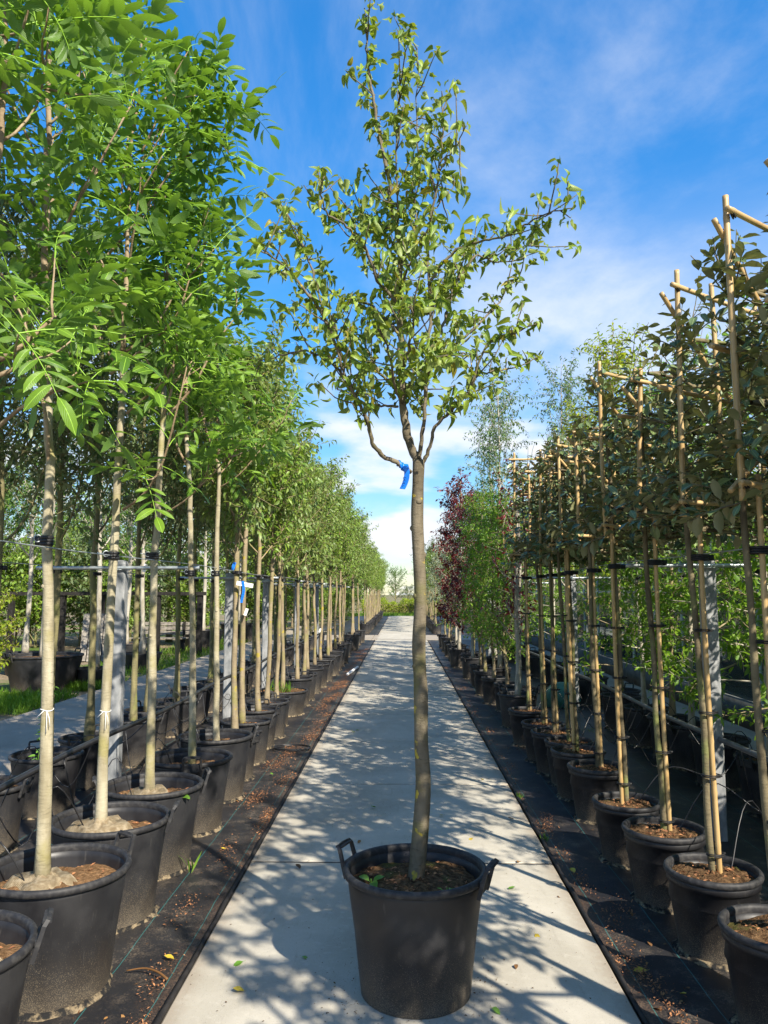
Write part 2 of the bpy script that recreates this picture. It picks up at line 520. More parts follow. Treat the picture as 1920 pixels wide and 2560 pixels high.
class MB:
    """collects vertices and faces, builds one mesh"""

    def __init__(self):
        self.v, self.q, self.t, self.n = [], [], [], 0
        self.uv = {}

    def add(self, V, quads=None, tris=None):
        V = np.asarray(V, float).reshape(-1, 3)
        if quads is not None and len(quads):
            self.q.append(np.asarray(quads, int) + self.n)
        if tris is not None and len(tris):
            self.t.append(np.asarray(tris, int) + self.n)
        self.v.append(V)
        self.n += len(V)
        return self

    def box(self, c, s, M=None):
        x, y, z = [a / 2 for a in s]
        V = np.array([(-x, -y, -z), (x, -y, -z), (x, y, -z), (-x, y, -z), (-x, -y, z), (x, -y, z), (x, y, z), (-x, y, z)])
        if M is not None:
            V = V @ np.asarray(M).T
        return self.add(V + np.array(c), [(0, 3, 2, 1), (4, 5, 6, 7), (0, 1, 5, 4), (1, 2, 6, 5), (2, 3, 7, 6), (3, 0, 4, 7)])

    def tube(self, P, R, n=8, cap=True, twist=0.0):
        P = np.asarray(P, float)
        m = len(P)
        R = np.broadcast_to(np.asarray(R, float), (m,))
        T = np.gradient(P, axis=0)
        T /= np.linalg.norm(T, axis=1)[:, None] + 1e-12
        ref = np.array((1.0, 0, 0)) if abs(T[0][0]) < 0.9 else np.array((0, 1.0, 0))
        X = ref - T[0] * (ref @ T[0])
        X /= np.linalg.norm(X)
        Vs = []
        a = np.arange(n) / n * 2 * np.pi + twist
        ca, sa = np.cos(a)[:, None], np.sin(a)[:, None]
        for i in range(m):
            X = X - T[i] * (X @ T[i])
            X /= np.linalg.norm(X) + 1e-12
            Y = np.cross(T[i], X)
            Vs.append(P[i] + R[i] * (ca * X + sa * Y))
        V = np.concatenate(Vs)
        i = np.arange(m - 1)[:, None] * n
        j = np.arange(n)[None, :]
        k = (j + 1) % n
        Q = np.stack([i + j, i + k, i + n + k, i + n + j], -1).reshape(-1, 4)
        tr = []
        if cap:
            V = np.concatenate([V, P[:1], P[-1:]])
            for jj in range(n):
                tr.append((m * n, (jj + 1) % n, jj))
                tr.append((m * n + 1, (m - 1) * n + jj, (m - 1) * n + (jj + 1) % n))
        return self.add(V, Q, tr)

    def lathe(self, prof, n=40, c=(0, 0, 0)):
        prof = np.asarray(prof, float)
        m = len(prof)
        a = np.arange(n) / n * 2 * np.pi
        V = np.stack([prof[:, 0][:, None] * np.cos(a), prof[:, 0][:, None] * np.sin(a),
                      np.repeat(prof[:, 1][:, None], n, 1)], -1).reshape(-1, 3) + np.array(c)
        i = np.arange(m - 1)[:, None] * n
        j = np.arange(n)[None, :]
        k = (j + 1) % n
        Q = np.stack([i + j, i + k, i + n + k, i + n + j], -1).reshape(-1, 4)
        return self.add(V, Q)

    def mesh(self, name, mat, smooth=True, uv=None):
        me = bpy.data.meshes.new(name)
        V = np.concatenate(self.v) if self.v else np.zeros((0, 3))
        me.vertices.add(len(V))
        me.vertices.foreach_set('co', V.astype(np.float32).ravel())
        Q = np.concatenate(self.q) if self.q else np.zeros((0, 4), int)
        T = np.concatenate(self.t) if self.t else np.zeros((0, 3), int)
        idx = np.concatenate([Q.ravel(), T.ravel()]).astype(np.int32)
        st = np.concatenate([np.arange(len(Q)) * 4, len(Q) * 4 + np.arange(len(T)) * 3]).astype(np.int32)
        me.loops.add(len(idx))
        me.loops.foreach_set('vertex_index', idx)
        me.polygons.add(len(st))
        me.polygons.foreach_set('loop_start', st)
        me.polygons.foreach_set('use_smooth', np.full(len(st), smooth, bool))
        if uv is not None:
            lay = me.uv_layers.new(name='UVMap')
            lay.data.foreach_set('uv', uv[idx].astype(np.float32).ravel())
        me.materials.append(MATS[mat])
        me.update(calc_edges=True)
        return me


def link(name, me, parent=None, loc=(0, 0, 0), rot=(0, 0, 0), scale=None):
    o = bpy.data.objects.new(name, me)
    COL.objects.link(o)
    o.location = loc
    o.rotation_euler = rot
    if scale is not None:
        o.scale = scale if hasattr(scale, '__len__') else (scale,) * 3
    if parent is not None:
        o.parent = parent
    return o


def tag(o, label, cat, group=None):
    o['label'] = label
    o['category'] = cat
    if group:
        o['group'] = group
    return o


def thing(name, label, cat, loc=(0, 0, 0), rz=0.0, group=None):
    return tag(link(name, None, None, loc, (0, 0, rz)), label, cat, group)


def struct(o, kind='structure'):
    o['kind'] = kind
    return o


def unit(a):
    a = np.asarray(a, float)
    return a / (np.linalg.norm(a, axis=-1, keepdims=True) + 1e-12)


# ------------------------------------------------------------------ leaves
def leaf_template(L=1.0, W=0.45, n=4, fold=0.35, curl=0.25, peak=0.45, stalk=0.0, wave=0.0):
    V, UV, T = [(0, 0, 0)], [(0, .5)], []

    def prof(s):
        return (s ** (peak * 1.5)) * ((1 - s) ** ((1 - peak) * 1.2)) / ((peak ** (peak * 1.5)) * ((1 - peak) ** ((1 - peak) * 1.2)))

    def mid(s):
        return stalk + L * s * (1 - 0.12 * curl * s), -curl * L * s * s - 0.15 * stalk
    if stalk:
        V.append((stalk, 0, -0.15 * stalk))
    V[0] = (0, 0, 0) if not stalk else V[1]
    V, UV = [V[0]], [(0, .5)]
    for i in range(1, n):
        s = i / n
        x, z = mid(s)
        w = W / 2 * prof(s)
        zz = z + fold * w
        wv = wave * L * math.sin(i * 2.1)
        V += [(x, w, zz + wv), (x, 0, z), (x, -w, zz - wv)]
        UV += [(s, 0), (s, .5), (s, 1)]
    x, z = mid(1)
    V.append((x, 0, z))
    UV.append((1, .5))
    T += [(0, 2, 1), (0, 3, 2)]
    for i in range(n - 2):
        a, b = 1 + 3 * i, 4 + 3 * i
        T += [(a, a + 1, b + 1), (a, b + 1, b), (a + 1, a + 2, b + 2), (a + 1, b + 2, b + 1)]
    a = 1 + 3 * (n - 2)
    t = len(V) - 1
    T += [(a, a + 1, t), (a + 1, a + 2, t)]
    if stalk:
        k = len(V)
        w = 0.014 * L
        V += [(0, w, 0), (0, -w, 0), (stalk, -w, -0.15 * stalk), (stalk, w, -0.15 * stalk)]
        UV += [(0, .5)] * 4
        T += [(k, k + 1, k + 2), (k, k + 2, k + 3)]
    V = np.array(V, float)
    T = np.array(T)[:, ::-1]          # upper side faces +z
    P = V[T]
    if np.cross(P[:, 1] - P[:, 0], P[:, 2] - P[:, 0])[:, 2].mean() < 0:
        T = T[:, ::-1]
    return V, T, np.array(UV, float)


def compound_template(seed, pairs=3, L=0.30, leaflet=0.105):
    r = rs(seed)
    V, T, UV, n = [], [], [], 0

    def add(v, t, uv):
        nonlocal n
        V.append(v)
        T.append(t + n)
        UV.append(uv)
        n += len(v)
    droop = r.uniform(0.15, 0.4)

    def rach(s):
        return np.array((L * s, 0, -droop * L * s * s))
    P = np.array([rach(s) for s in np.linspace(0, 1, 5)])
    b = MB().tube(P, np.linspace(0.0032, 0.0016, 5), 3, cap=False)
    q = b.q[0]
    add(b.v[0], np.concatenate([q[:, [0, 1, 2]], q[:, [0, 2, 3]]]), np.full((len(b.v[0]), 2), (0.0, .5)))
    spots = [(1.0, 0.0, 1.15)]
    for i in range(pairs):
        s = 0.34 + 0.6 * i / max(1, pairs - 1) * 0.86
        for sd in (-1, 1):
            spots.append((s, sd * math.radians(r.uniform(52, 72)), 0.78 + 0.1 * i))
    for s, ang, sc_ in spots:
        lv, lt, luv = leaf_template(1, 0.36, 5, r.uniform(-0.45, 0.3), r.uniform(0.3, 0.8), 0.5, 0, 0)
        lv = lv * leaflet * sc_ * r.uniform(0.88, 1.12)
        tl = r.uniform(-0.35, 0.15)
        c_, s_ = math.cos(tl), math.sin(tl)
        lv = lv @ np.array([[c_, 0, s_], [0, 1, 0], [-s_, 0, c_]]).T
        rl = r.normal(0, 0.25)
        lv = lv @ np.array([[1, 0, 0], [0, math.cos(rl), -math.sin(rl)], [0, math.sin(rl), math.cos(rl)]]).T
        c_, s_ = math.cos(ang), math.sin(ang)
        lv = lv @ np.array([[c_, -s_, 0], [s_, c_, 0], [0, 0, 1]]).T + rach(s)
        add(lv, lt, luv)
    return np.concatenate(V), np.concatenate(T), np.concatenate(UV)


def frames(D, rnd, tilt=0.5, up=(0, 0, 1)):
    """rotation matrices whose x axis is D and whose z axis leans to up with jitter"""
    D = unit(D)
    Nn = np.array(up)[None, :] + rnd.normal(0, tilt, D.shape)
    Z = unit(Nn - D * (Nn * D).sum(1)[:, None])
    Y = np.cross(Z, D)
    return np.stack([D, Y, Z], -1)


def scatter(tmpls, P, R, sizes, rnd, name, mat):
    b = MB()
    uvs = []
    which = rnd.randint(0, len(tmpls), len(P))
    for i, (V, T, UV) in enumerate(tmpls):
        m = which == i
        if not m.any():
            continue
        W = np.einsum('mij,kj->mki', R[m] * sizes[m][:, None, None], V) + P[m][:, None, :]
        k = len(V)
        Tn = (T[None] + (np.arange(m.sum()) * k)[:, None, None]).reshape(-1, 3)
        b.add(W.reshape(-1, 3), None, Tn)
        uvs.append(np.tile(UV, (m.sum(), 1)))
    return b.mesh(name, mat, True, np.concatenate(uvs))


def tmpl_mesh(t, name, mat):
    return MB().add(t[0], None, t[1]).mesh(name, mat, True, t[2])


def leaf_objects(meshes, P, R, sizes, parent, rnd, name='leaf'):
    for p, r_, s in zip(P, R, sizes):
        o = bpy.data.objects.new(name, meshes[rnd.randint(len(meshes))])
        COL.objects.link(o)
        o.parent = parent
        M = np.eye(4)
        M[:3, :3] = r_ * s
        M[:3, 3] = p
        o.matrix_local = Matrix(M.tolist())


LEAF_PEAR = [leaf_template(1, 0.5 + 0.05 * i, 5, 0.35 + 0.22 * i, 0.25 + 0.25 * i, 0.4, 0.45, 0.03) for i in range(5)]
LEAF_ROW = [leaf_template(1, 0.42, 3, 0.35, 0.35, 0.4, 0.2), leaf_template(1, 0.36, 3, 0.5, 0.6, 0.45, 0.2)]
LEAF_FAR = [leaf_template(1, 0.5, 2, 0.4, 0.3, 0.5), leaf_template(1, 0.5, 2, 0.2, 0.6, 0.5)]
LEAF_ELA = [leaf_template(1, 0.40 + 0.04 * i, 4, 0.22 + 0.1 * i, 0.1 + 0.14 * i, 0.48, 0.08, 0.02) for i in range(3)]
WALNUT = [compound_template(s, 3 if s % 3 else 4, 0.28 + 0.02 * (s % 3), 0.104) for s in range(7)]


# ------------------------------------------------------------------ tree skeletons
def grow(p, d, length, n, up=0.1, wob=0.12, rnd=None):
    P = [np.asarray(p, float)]
    d = unit(d)
    st = length / n
    for _ in range(n):
        d = unit(d + np.array((0, 0, up)) + rnd.normal(0, wob, 3))
        P.append(P[-1] + d * st)
    return np.array(P)


def smooth_line(P, n):
    P = np.asarray(P, float)
    m = len(P)
    out = []
    ts = np.linspace(0, m - 1, n)
    for t in ts:
        i = min(int(t), m - 2)
        f = t - i
        p0, p1, p2, p3 = P[max(i - 1, 0)], P[i], P[i + 1], P[min(i + 2, m - 1)]
        out.append(0.5 * ((2 * p1) + (-p0 + p2) * f + (2 * p0 - 5 * p1 + 4 * p2 - p3) * f * f + (-p0 + 3 * p1 - 3 * p2 + p3) * f ** 3))
    return np.array(out)


def leaves_along(P, spacing, per, rnd, start=0.0, out=0.7, droop=0.0):
    """points and directions for leaves set along a polyline"""
    seg = np.linalg.norm(np.diff(P, axis=0), axis=1)
    cum = np.concatenate([[0], np.cumsum(seg)])
    tot = cum[-1]
    ss = np.arange(start * tot, tot + 1e-6, spacing)
    if len(ss) == 0:
        return np.zeros((0, 3)), np.zeros((0, 3))
    ss = np.repeat(ss, per) + rnd.uniform(-spacing * .4, spacing * .4, len(ss) * per)
    ss = np.clip(ss, 0, tot)
    pts = np.stack([np.interp(ss, cum, P[:, i]) for i in range(3)], -1)
    i = np.clip(np.searchsorted(cum, ss) - 1, 0, len(P) - 2)
    T = unit(P[i + 1] - P[i])
    rd = rnd.normal(0, 1, pts.shape)
    rd = unit(rd - T * (rd * T).sum(1)[:, None])
    D = unit(rd * out + T * rnd.uniform(0.1, 0.8, (len(pts), 1)) + np.array((0, 0, -droop)))
    return pts, D


def gen_tree(seed, clear, top, spread, nlimb, ntwig, nleaf, tr, asc=0.9, twig=0.35, droop=0.1, shape='egg', up=0.14, wob=0.1, tw_up=0.1):
    r = rs(seed)
    wood = MB()
    n = 12
    hs = np.linspace(0, top, n)
    off = np.cumsum(r.normal(0, 0.012, (n, 2)), axis=0)
    off -= off[0]
    TP = np.column_stack([off, hs])
    TR = tr * np.where(hs < clear, 1 - 0.22 * hs / max(clear, .01), 0.78 * (1 - (hs - clear) / (top - clear + 1e-6)) ** 0.8 + 0.06)
    TR[0] *= 1.35
    m = smooth_line(TP, 26)
    mr_ = np.interp(m[:, 2], hs, TR) * (1 + r.normal(0, 0.05, 26))
    wood.tube(m, mr_, 8)
    LP, LD = [], []
    for i in range(nlimb):
        f = (i + r.uniform(0.1, 0.9)) / nlimb
        h = clear + (top - clear) * f * 0.9
        base = np.array([np.interp(h, hs, TP[:, 0]), np.interp(h, hs, TP[:, 1]), h])
        az = i * 2.4 + r.uniform(-.4, .4)
        pr = {'egg': (0.55 + 0.9 * f) * (1 - f) ** 0.55 * 1.3 + 0.12, 'column': 0.75 * (1 - f ** 4) + 0.25, 'round': 1.2 * math.sqrt(max(0.05, 1 - (2 * f - .8) ** 2 / 1.6))}[shape]
        ln = spread * pr * r.uniform(0.75, 1.2)
        d = np.array((math.cos(az), math.sin(az), asc * r.uniform(.7, 1.3)))
        P = grow(base, d, ln, 6, up, wob, r)
        rad = max(0.004, 0.42 * np.interp(h, hs, TR))
        wood.tube(P, np.linspace(rad, 0.003, len(P)), 5, cap=False)
        a, b = leaves_along(P, nleaf, 2, r, 0.45, 0.9, droop)
        LP.append(a)
        LD.append(b)
        for j in range(ntwig):
            k = r.uniform(0.25, 1.0) * (len(P) - 1)
            q = P[int(min(k, len(P) - 2))] + (k - int(min(k, len(P) - 2))) * (P[int(min(k, len(P) - 2)) + 1] - P[int(min(k, len(P) - 2))])
            dd = unit(P[-1] - P[0]) * 0.6 + r.normal(0, 0.6, 3)
            TWP = grow(q, dd, twig * r.uniform(.5, 1.2), 4, tw_up, 0.15, r)
            wood.tube(TWP, np.linspace(0.0045, 0.0018, len(TWP)), 3, cap=False)
            a, b = leaves_along(TWP, nleaf, 2, r, 0.1, 0.9, droop)
            LP.append(a)
            LD.append(b)
    for j in range(ntwig * 2):
        h = clear + (top - clear) * r.uniform(0.15, 1)
        base = np.array([np.interp(h, hs, TP[:, 0]), np.interp(h, hs, TP[:, 1]), h])
        TWP = grow(base, np.append(r.normal(0, 1, 2), 0.9), twig * r.uniform(.5, 1.1), 4, tw_up, 0.15, r)
        wood.tube(TWP, np.linspace(0.005, 0.0018, len(TWP)), 3, cap=False)
        a, b = leaves_along(TWP, nleaf, 2, r, 0.05, 0.9, droop)
        LP.append(a)
        LD.append(b)
    return wood, np.concatenate(LP), np.concatenate(LD), r


VARIANTS = {}


def variant(key, bark, leafm, leafL, tmpls, **kw):
    """one tree mesh pair (wood, foliage), shared by all copies of the kind"""
    wood, LP, LD, r = gen_tree(**kw)
    sizes = leafL * r.uniform(0.7, 1.25, len(LP))
    R = frames(LD, r, 0.45)
    print(key, len(LP))
    VARIANTS[key] = (wood.mesh(key + '_wood', bark), scatter(tmpls, LP, R, sizes, r, key + '_leaves', leafm), len(LP))


def tie_mesh():
    b = MB()
    a = np.linspace(0, 2 * np.pi, 17)
    for dz in (-0.012, 0.0, 0.012):
        b.tube(np.column_stack([0.034 * np.cos(a), 0.034 * np.sin(a), np.full(17, dz)]), 0.0075, 5, cap=False)
    b.box((0.045, 0, 0), (0.04, 0.03, 0.036))
    return b.mesh('tree_tie', 'black_rubber')


TIE = tie_mesh()


def hook_mesh():
    b = MB()
    t = np.linspace(0, 2.2 * np.pi, 20)
    b.tube(np.column_stack([0.05 + 0.02 * np.cos(t), np.zeros(20), 0.016 * np.sin(t) + 0.01]), 0.0035, 5)
    b.tube([(0.07, 0, .01), (0.11, 0, 0.014)], 0.0035, 5)
    return b.mesh('wire_hook', 'galvanised')


HOOK = hook_mesh()


def place_tree(kind, name, label, cat, x, y, z, rz=0.0, s=1.0, group=None, tie=None, tie_side=0.0):
    t = thing(name, label, cat, (x, y, z), rz, group)
    w, l, _ = VARIANTS[kind]
    sv = s if hasattr(s, '__len__') else (s, s, s)
    link('trunk', w, t, scale=sv)
    c = link('crown', l, t, scale=sv)
    c['kind'] = 'stuff'
    if tie:
        link('tree_tie', TIE, t, (0, 0, tie - z), (0, 0, tie_side - rz), 0.85)
    return t


# ------------------------------------------------------------------ pots
def pot_meshes(key, R, RB, H, soil_drop=0.09, handles=True, soil='soil', seg=44, flare=1.0, ribs=False):
    b = MB()
    if ribs:
        pr = [(RB * .2, 0.004), (RB - .004, 0.0), (RB, 0.003), (RB + .0005, 0.008), (RB + (R - RB) * .07, H * .1), (RB + (R - RB) * .55, H * .62), (RB + (R - RB) * .6 + .004, H * .64), (R - .030, H * .83), (R - .012, H * .84), (R - .012, H - .03)]
    else:
        pr = [(RB * .2, 0.004), (RB - .004, 0.0), (RB, 0.003), (RB + .0005, 0.008), (RB + (R - .022 - RB) * .1, H * .1), (RB + (R - .022 - RB) * .5, H * .5), (R - .025, H - .08), (R - .022, H - .05), (R - .02, H - .02)]
    pr += [(R - .026, H - .02), (R - .030, H - .06), (R - .05, H - soil_drop - 0.06)]
    b.lathe(pr, seg)
    body = b.mesh(key + '_body', 'pot_plastic')
    b = MB()
    rimw = 0.03 if not ribs else 0.022
    b.lathe([(R - .028, H - .030), (R - .018, H - .034), (R - .004, H - .028), (R, H - .016), (R - .002, H - .006), (R - .008, H), (R - .016, H + .001), (R - .024, H - .002), (R - .029, H - .012), (R - .028, H - .030)], seg)
    rim = b.mesh(key + '_rim', 'rim_plastic')
    hb = None
    if handles:
        b = MB()
        w = 0.062
        P = [(R - .012, -w, H - .075), (R + .004, -w, H - .02), (R + .022, -w * .95, H + .04), (R + .032, -w * .85, H + .052), (R + .034, 0, H + .054),
             (R + .032, w * .85, H + .052), (R + .022, w * .95, H + .04), (R + .004, w, H - .02), (R - .012, w, H - .075)]
        b.tube(P, [.011, .011, .010, .010, .010, .010, .010, .011, .011], 4, twist=math.pi / 4)
        b.box((R + .03, 0, H + .05), (.03, w * 1.75, .008))
        b.box((R - .002, 0, H - .03), (.008, w * 2.1, .05))
        hb = b.mesh(key + '_handle', 'rim_plastic', smooth=False)
    r = rs(abs(hash(key)) % 9999 if False else len(key) * 31 + 7)
    n, m = 30, 9
    b = MB()
    prof = []
    rr = np.linspace(0, R - .034, m)
    V = [(0, 0, H - soil_drop + 0.03)]
    for i in range(1, m):
        for j in range(n):
            a = j / n * 2 * math.pi
            z = H - soil_drop + 0.03 * (1 - (rr[i] / rr[-1]) ** 2) + r.normal(0, 0.006) + 0.012 * math.sin(3 * a + 1) * rr[i] / R
            V.append((rr[i] * math.cos(a), rr[i] * math.sin(a), z))
    T = [(0, 1 + j, 1 + (j + 1) % n) for j in range(n)]
    Q = [(1 + (i - 1) * n + j, 1 + i * n + j, 1 + i * n + (j + 1) % n, 1 + (i - 1) * n + (j + 1) % n) for i in range(1, m - 1) for j in range(n)]
    b.add(V, Q, T)
    so = b.mesh(key + '_soil', soil)
    # crumbs and bark chips on the soil
    k = 130
    a, q = r.uniform(0, 2 * np.pi, k), np.sqrt(r.uniform(0, 1, k)) * (R - .06)
    PP = np.column_stack([q * np.cos(a), q * np.sin(a), H - soil_drop + .03 * (1 - (q / (R - .045)) ** 2) + .012 * np.sin(3 * a + 1) * q / R + .006])
    D = np.column_stack([r.normal(0, 1, (k, 2)), r.normal(0, .25, k)])
    chips = scatter([leaf_template(1, .55, 2, .3, .2, .5), leaf_template(1, .3, 2, .1, .3, .5)], PP, frames(D, r, .5), r.uniform(.012, .032, k), r, key + '_chips', 'litter_chip')
    # sand washed up against the foot
    b = MB()
    n = 60
    V = []
    for j in range(n):
        a = j / n * 2 * math.pi
        w = 0.004 + 0.02 * abs(math.sin(1.5 * a + 1)) + abs(r.normal(0, 0.009))
        V += [((RB - .01) * math.cos(a), (RB - .01) * math.sin(a), 0.014), ((RB + .3 * w) * math.cos(a), (RB + .3 * w) * math.sin(a), 0.012 + r.uniform(0, .006)),
              ((RB + w) * math.cos(a), (RB + w) * math.sin(a), -0.004)]
    Q = []
    for j in range(n):
        k0, k1 = 3 * j, 3 * ((j + 1) % n)
        Q += [(k0, k0 + 1, k1 + 1, k1), (k0 + 1, k0 + 2, k1 + 2, k1 + 1)]
    b.add(V, Q)
    sand = b.mesh(key + '_sand', 'sand')
    POTS[key] = dict(body=body, rim=rim, handle=hb, soil=so, chips=chips, sand=sand, R=R, RB=RB, H=H, z=H - soil_drop + 0.02)


POTS = {}
pot_meshes('large', 0.315, 0.235, 0.51, 0.10, True, 'dry_soil', flare=1)
pot_meshes('centre', 0.315, 0.235, 0.51, 0.075, True, 'soil')
pot_meshes('medium', 0.26, 0.20, 0.42, 0.07)
pot_meshes('wide', 0.37, 0.30, 0.34, 0.03)
pot_meshes('ribbed', 0.225, 0.165, 0.385, 0.045, False, ribs=True)
pot_meshes('tall', 0.2, 0.16, 0.4, 0.06, False, ribs=True)
pot_meshes('tub', 0.55, 0.42, 0.52, 0.06, True)


def place_pot(kind, label, x, y, z=0.0, rz=0.0, group=None, sand=True, s=1.0, chips=True):
    t = thing('plant_pot', label, 'pot', (x, y, z), rz, group)
    p = POTS[kind]
    sv = (s, s, s)
    body = link('body', p['body'], t, scale=sv)
    link('rim', p['rim'], t, scale=sv)
    if p['handle']:
        link('handle', p['handle'], t, scale=sv)
        link('handle', p['handle'], t, rot=(0, 0, math.pi), scale=sv)
    so = link('soil', p['soil'], t, scale=sv)
    if chips:
        struct(link('bark_mulch', p['chips'], so), 'stuff')
    if sand:
        link('sand_ring', p['sand'], t, scale=sv)
    return t


# ------------------------------------------------------------------ the ground
def sheet(name, x0, x1, y0, y1, z, mat, nx=1, ny=1, amp=0.0, seed=0):
    r = rs(seed)
    X, Yy = np.meshgrid(np.linspace(x0, x1, nx + 1), np.linspace(y0, y1, ny + 1))
    Z = np.full(X.shape, z)
    if amp:
        Z = Z - amp * (0.5 + 0.5 * np.sin(X * 9 + 2 * np.sin(Yy * 1.7)) * np.sin(Yy * 5.3 + X * 4)) - r.uniform(0, amp * .4, X.shape)
    V = np.stack([X, Yy, Z], -1).reshape(-1, 3)
    i, j = np.meshgrid(np.arange(ny), np.arange(nx), indexing='ij')
    a = (i * (nx + 1) + j).ravel()
    return link(name, MB().add(V, np.stack([a, a + 1, a + nx + 2, a + nx + 1], -1)).mesh(name, mat))


struct(sheet('ground', -500, 500, -200, 900, -0.06, 'bare_soil'))
struct(sheet('ground_cloth', -3.36, -0.975, -5, 28.6, 0.002, 'ground_cloth', 30, 420, 0.007, 1))
struct(sheet('ground_cloth', 0.965, 3.36, -5, 28.6, 0.002, 'ground_cloth', 30, 420, 0.007, 2))
struct(sheet('ground_cloth', -3.36, -0.975, 31.6, 60, 0.002, 'ground_cloth', 4, 40, 0.006, 3))
struct(sheet('ground_cloth', 0.965, 3.36, 31.6, 60, 0.002, 'ground_cloth', 4, 40, 0.006, 4))


def slab_mesh(w, l, seed):
    """concrete slab with a worn, slightly uneven bevelled edge"""
    r = rs(seed)
    n = 16
    b = MB()
    ring = []
    for ax, sgn in (('y', -1), ('x', 1), ('y', 1), ('x', -1)):
        for i in range(n):
            f = -0.5 + i / n
            if ax == 'y':
                ring.append((f * w * -sgn, sgn * l / 2))
            else:
                ring.append((sgn * w / 2, f * l * sgn))
    ring = np.array(ring)
    m = len(ring)
    jit = r.uniform(0, 0.004, (m, 1))
    inner = ring - np.sign(ring) * (0.006 + jit)
    V = np.concatenate([np.column_stack([ring, np.full(m, -0.09)]), np.column_stack([ring - np.sign(ring) * jit * .4, np.full(m, -0.006)]), np.column_stack([inner, np.zeros(m)]), [(0, 0, 0)]])
    i = np.arange(m)
    j = (i + 1) % m
    b.add(V, np.concatenate([np.stack([i, j, m + j, m + i], -1), np.stack([m + i, m + j, 2 * m + j, 2 * m + i], -1)]),
          np.stack([2 * m + i, 2 * m + j, np.full(m, 3 * m)], -1))
    return b.mesh('slab', 'concrete', smooth=False)


SLAB = [slab_mesh(1.905, 1.97, s) for s in range(3)]
path = link('path', None)
struct(path)
struct(sheet('path_bed', -.94, .93, -2.9, 28.2, .004, 'edge_strip'))
struct(sheet('path_bed', -.94, .93, 32.0, 58, .004, 'edge_strip'))
y = 1.06 - 4.0
k = 0
while y < 58:
    yc = y + 1.0
    if not (28.3 < yc < 32):
        link('slab', SLAB[k % 3], path, (-0.004, yc, 0.012 + (k * 7 % 3) * 0.0012), (0, 0, math.pi * (k % 2)))
    y += 2.0
    k += 1
SIDE = [slab_mesh(1.97, 1.984, s + 9) for s in range(2)]
side = link('side_path', None)
struct(side)
for k in range(22):
    link('slab', SIDE[k % 2], side, (-4.38, -2.4 + 2.0 * k, 0.008), (0, 0, math.pi * (k % 2)))
cross = link('cross_path', None)
struct(cross)
CS = slab_mesh(1.984, 1.56, 31)
for i in range(-3, 7):
    for j in range(2):
        link('slab', CS, cross, (i * 2.0 - 0.1, 29.45 + 1.58 * j, 0.012))
struct(sheet('service_path', 3.38, 4.36, -4, 28.5, 0.004, 'concrete', 2, 30))
# folded cloth edge along the slabs
for sx in (-1, 1):
    for (a, b_) in ((-4, 28.5), (31.8, 58)):
        r = rs(11 + sx)
        n = 160
        yy = np.linspace(a, b_, n)
        P = np.column_stack([sx * 0.968 + r.normal(0, 0.004, n), yy, 0.011 + r.normal(0, 0.003, n)])
        o = link('cloth_edge', MB().tube(P, 0.012 + r.uniform(0, .004, n), 5).mesh('cloth_edge', 'edge_strip'))
        struct(o)

# ------------------------------------------------------------------ the pear tree in the middle
CX, CY = 0.058, 3.49


def px_line(pts, y0, y1, n):
    P = [at(640 + a * .5063, b * .5063, y0 + (y1 - y0) * i / (len(pts) - 1)) for i, (a, b) in enumerate(pts)]
    return smooth_line(P, n)


U3 = 987.6            # offset between the two traced crops
place_pot('centre', 'black two handled pot standing alone in the middle of the concrete path', CX, CY, 0.012, math.radians(158), sand=False)
tree = thing('pear_tree', 'young pear tree standing alone in the pot in the middle of the path', 'tree', (CX, CY, 0.40))
T0 = np.array((CX, CY, 0.40))
r = rs(5)
tp = [at(px, py, CY) for px, py in ((1038, 2228), (1041, 2185), (1051, 2080), (1058, 1960), (1053, 1852), (1052, 1730), (1047, 1620), (1051, 1500), (1047, 1389), (1043, 1300), (1045, 1215), (1047, 1150))]
TP = smooth_line(tp, 60)
TRD = np.interp(np.linspace(0, 1, 60), [0, .03, .08, .3, .6, .97, 1], [.056, .047, .037, .032, .029, .0265, .028]) * (1 + 0.035 * np.sin(np.linspace(0, 34, 60) + np.sin(np.linspace(0, 13, 60)) * 2))
b = MB().tube(TP - T0, TRD, 14)
# old pruning scars and swellings
for f, a in ((0.28, 5.5), (0.47, 0.4), (0.52, 3.6), (0.66, 3.4), (0.74, 0.2), (0.8, 2.9), (0.88, 5.0)):
    q = TP[int(f * 59)] - T0
    d = np.array((math.cos(a), math.sin(a), 0))
    b.tube([q + d * .012, q + d * .028, q + d * .034], [.02, .014, .006], 7)
link('trunk', b.mesh('pear_trunk', 'pear_bark'), tree)

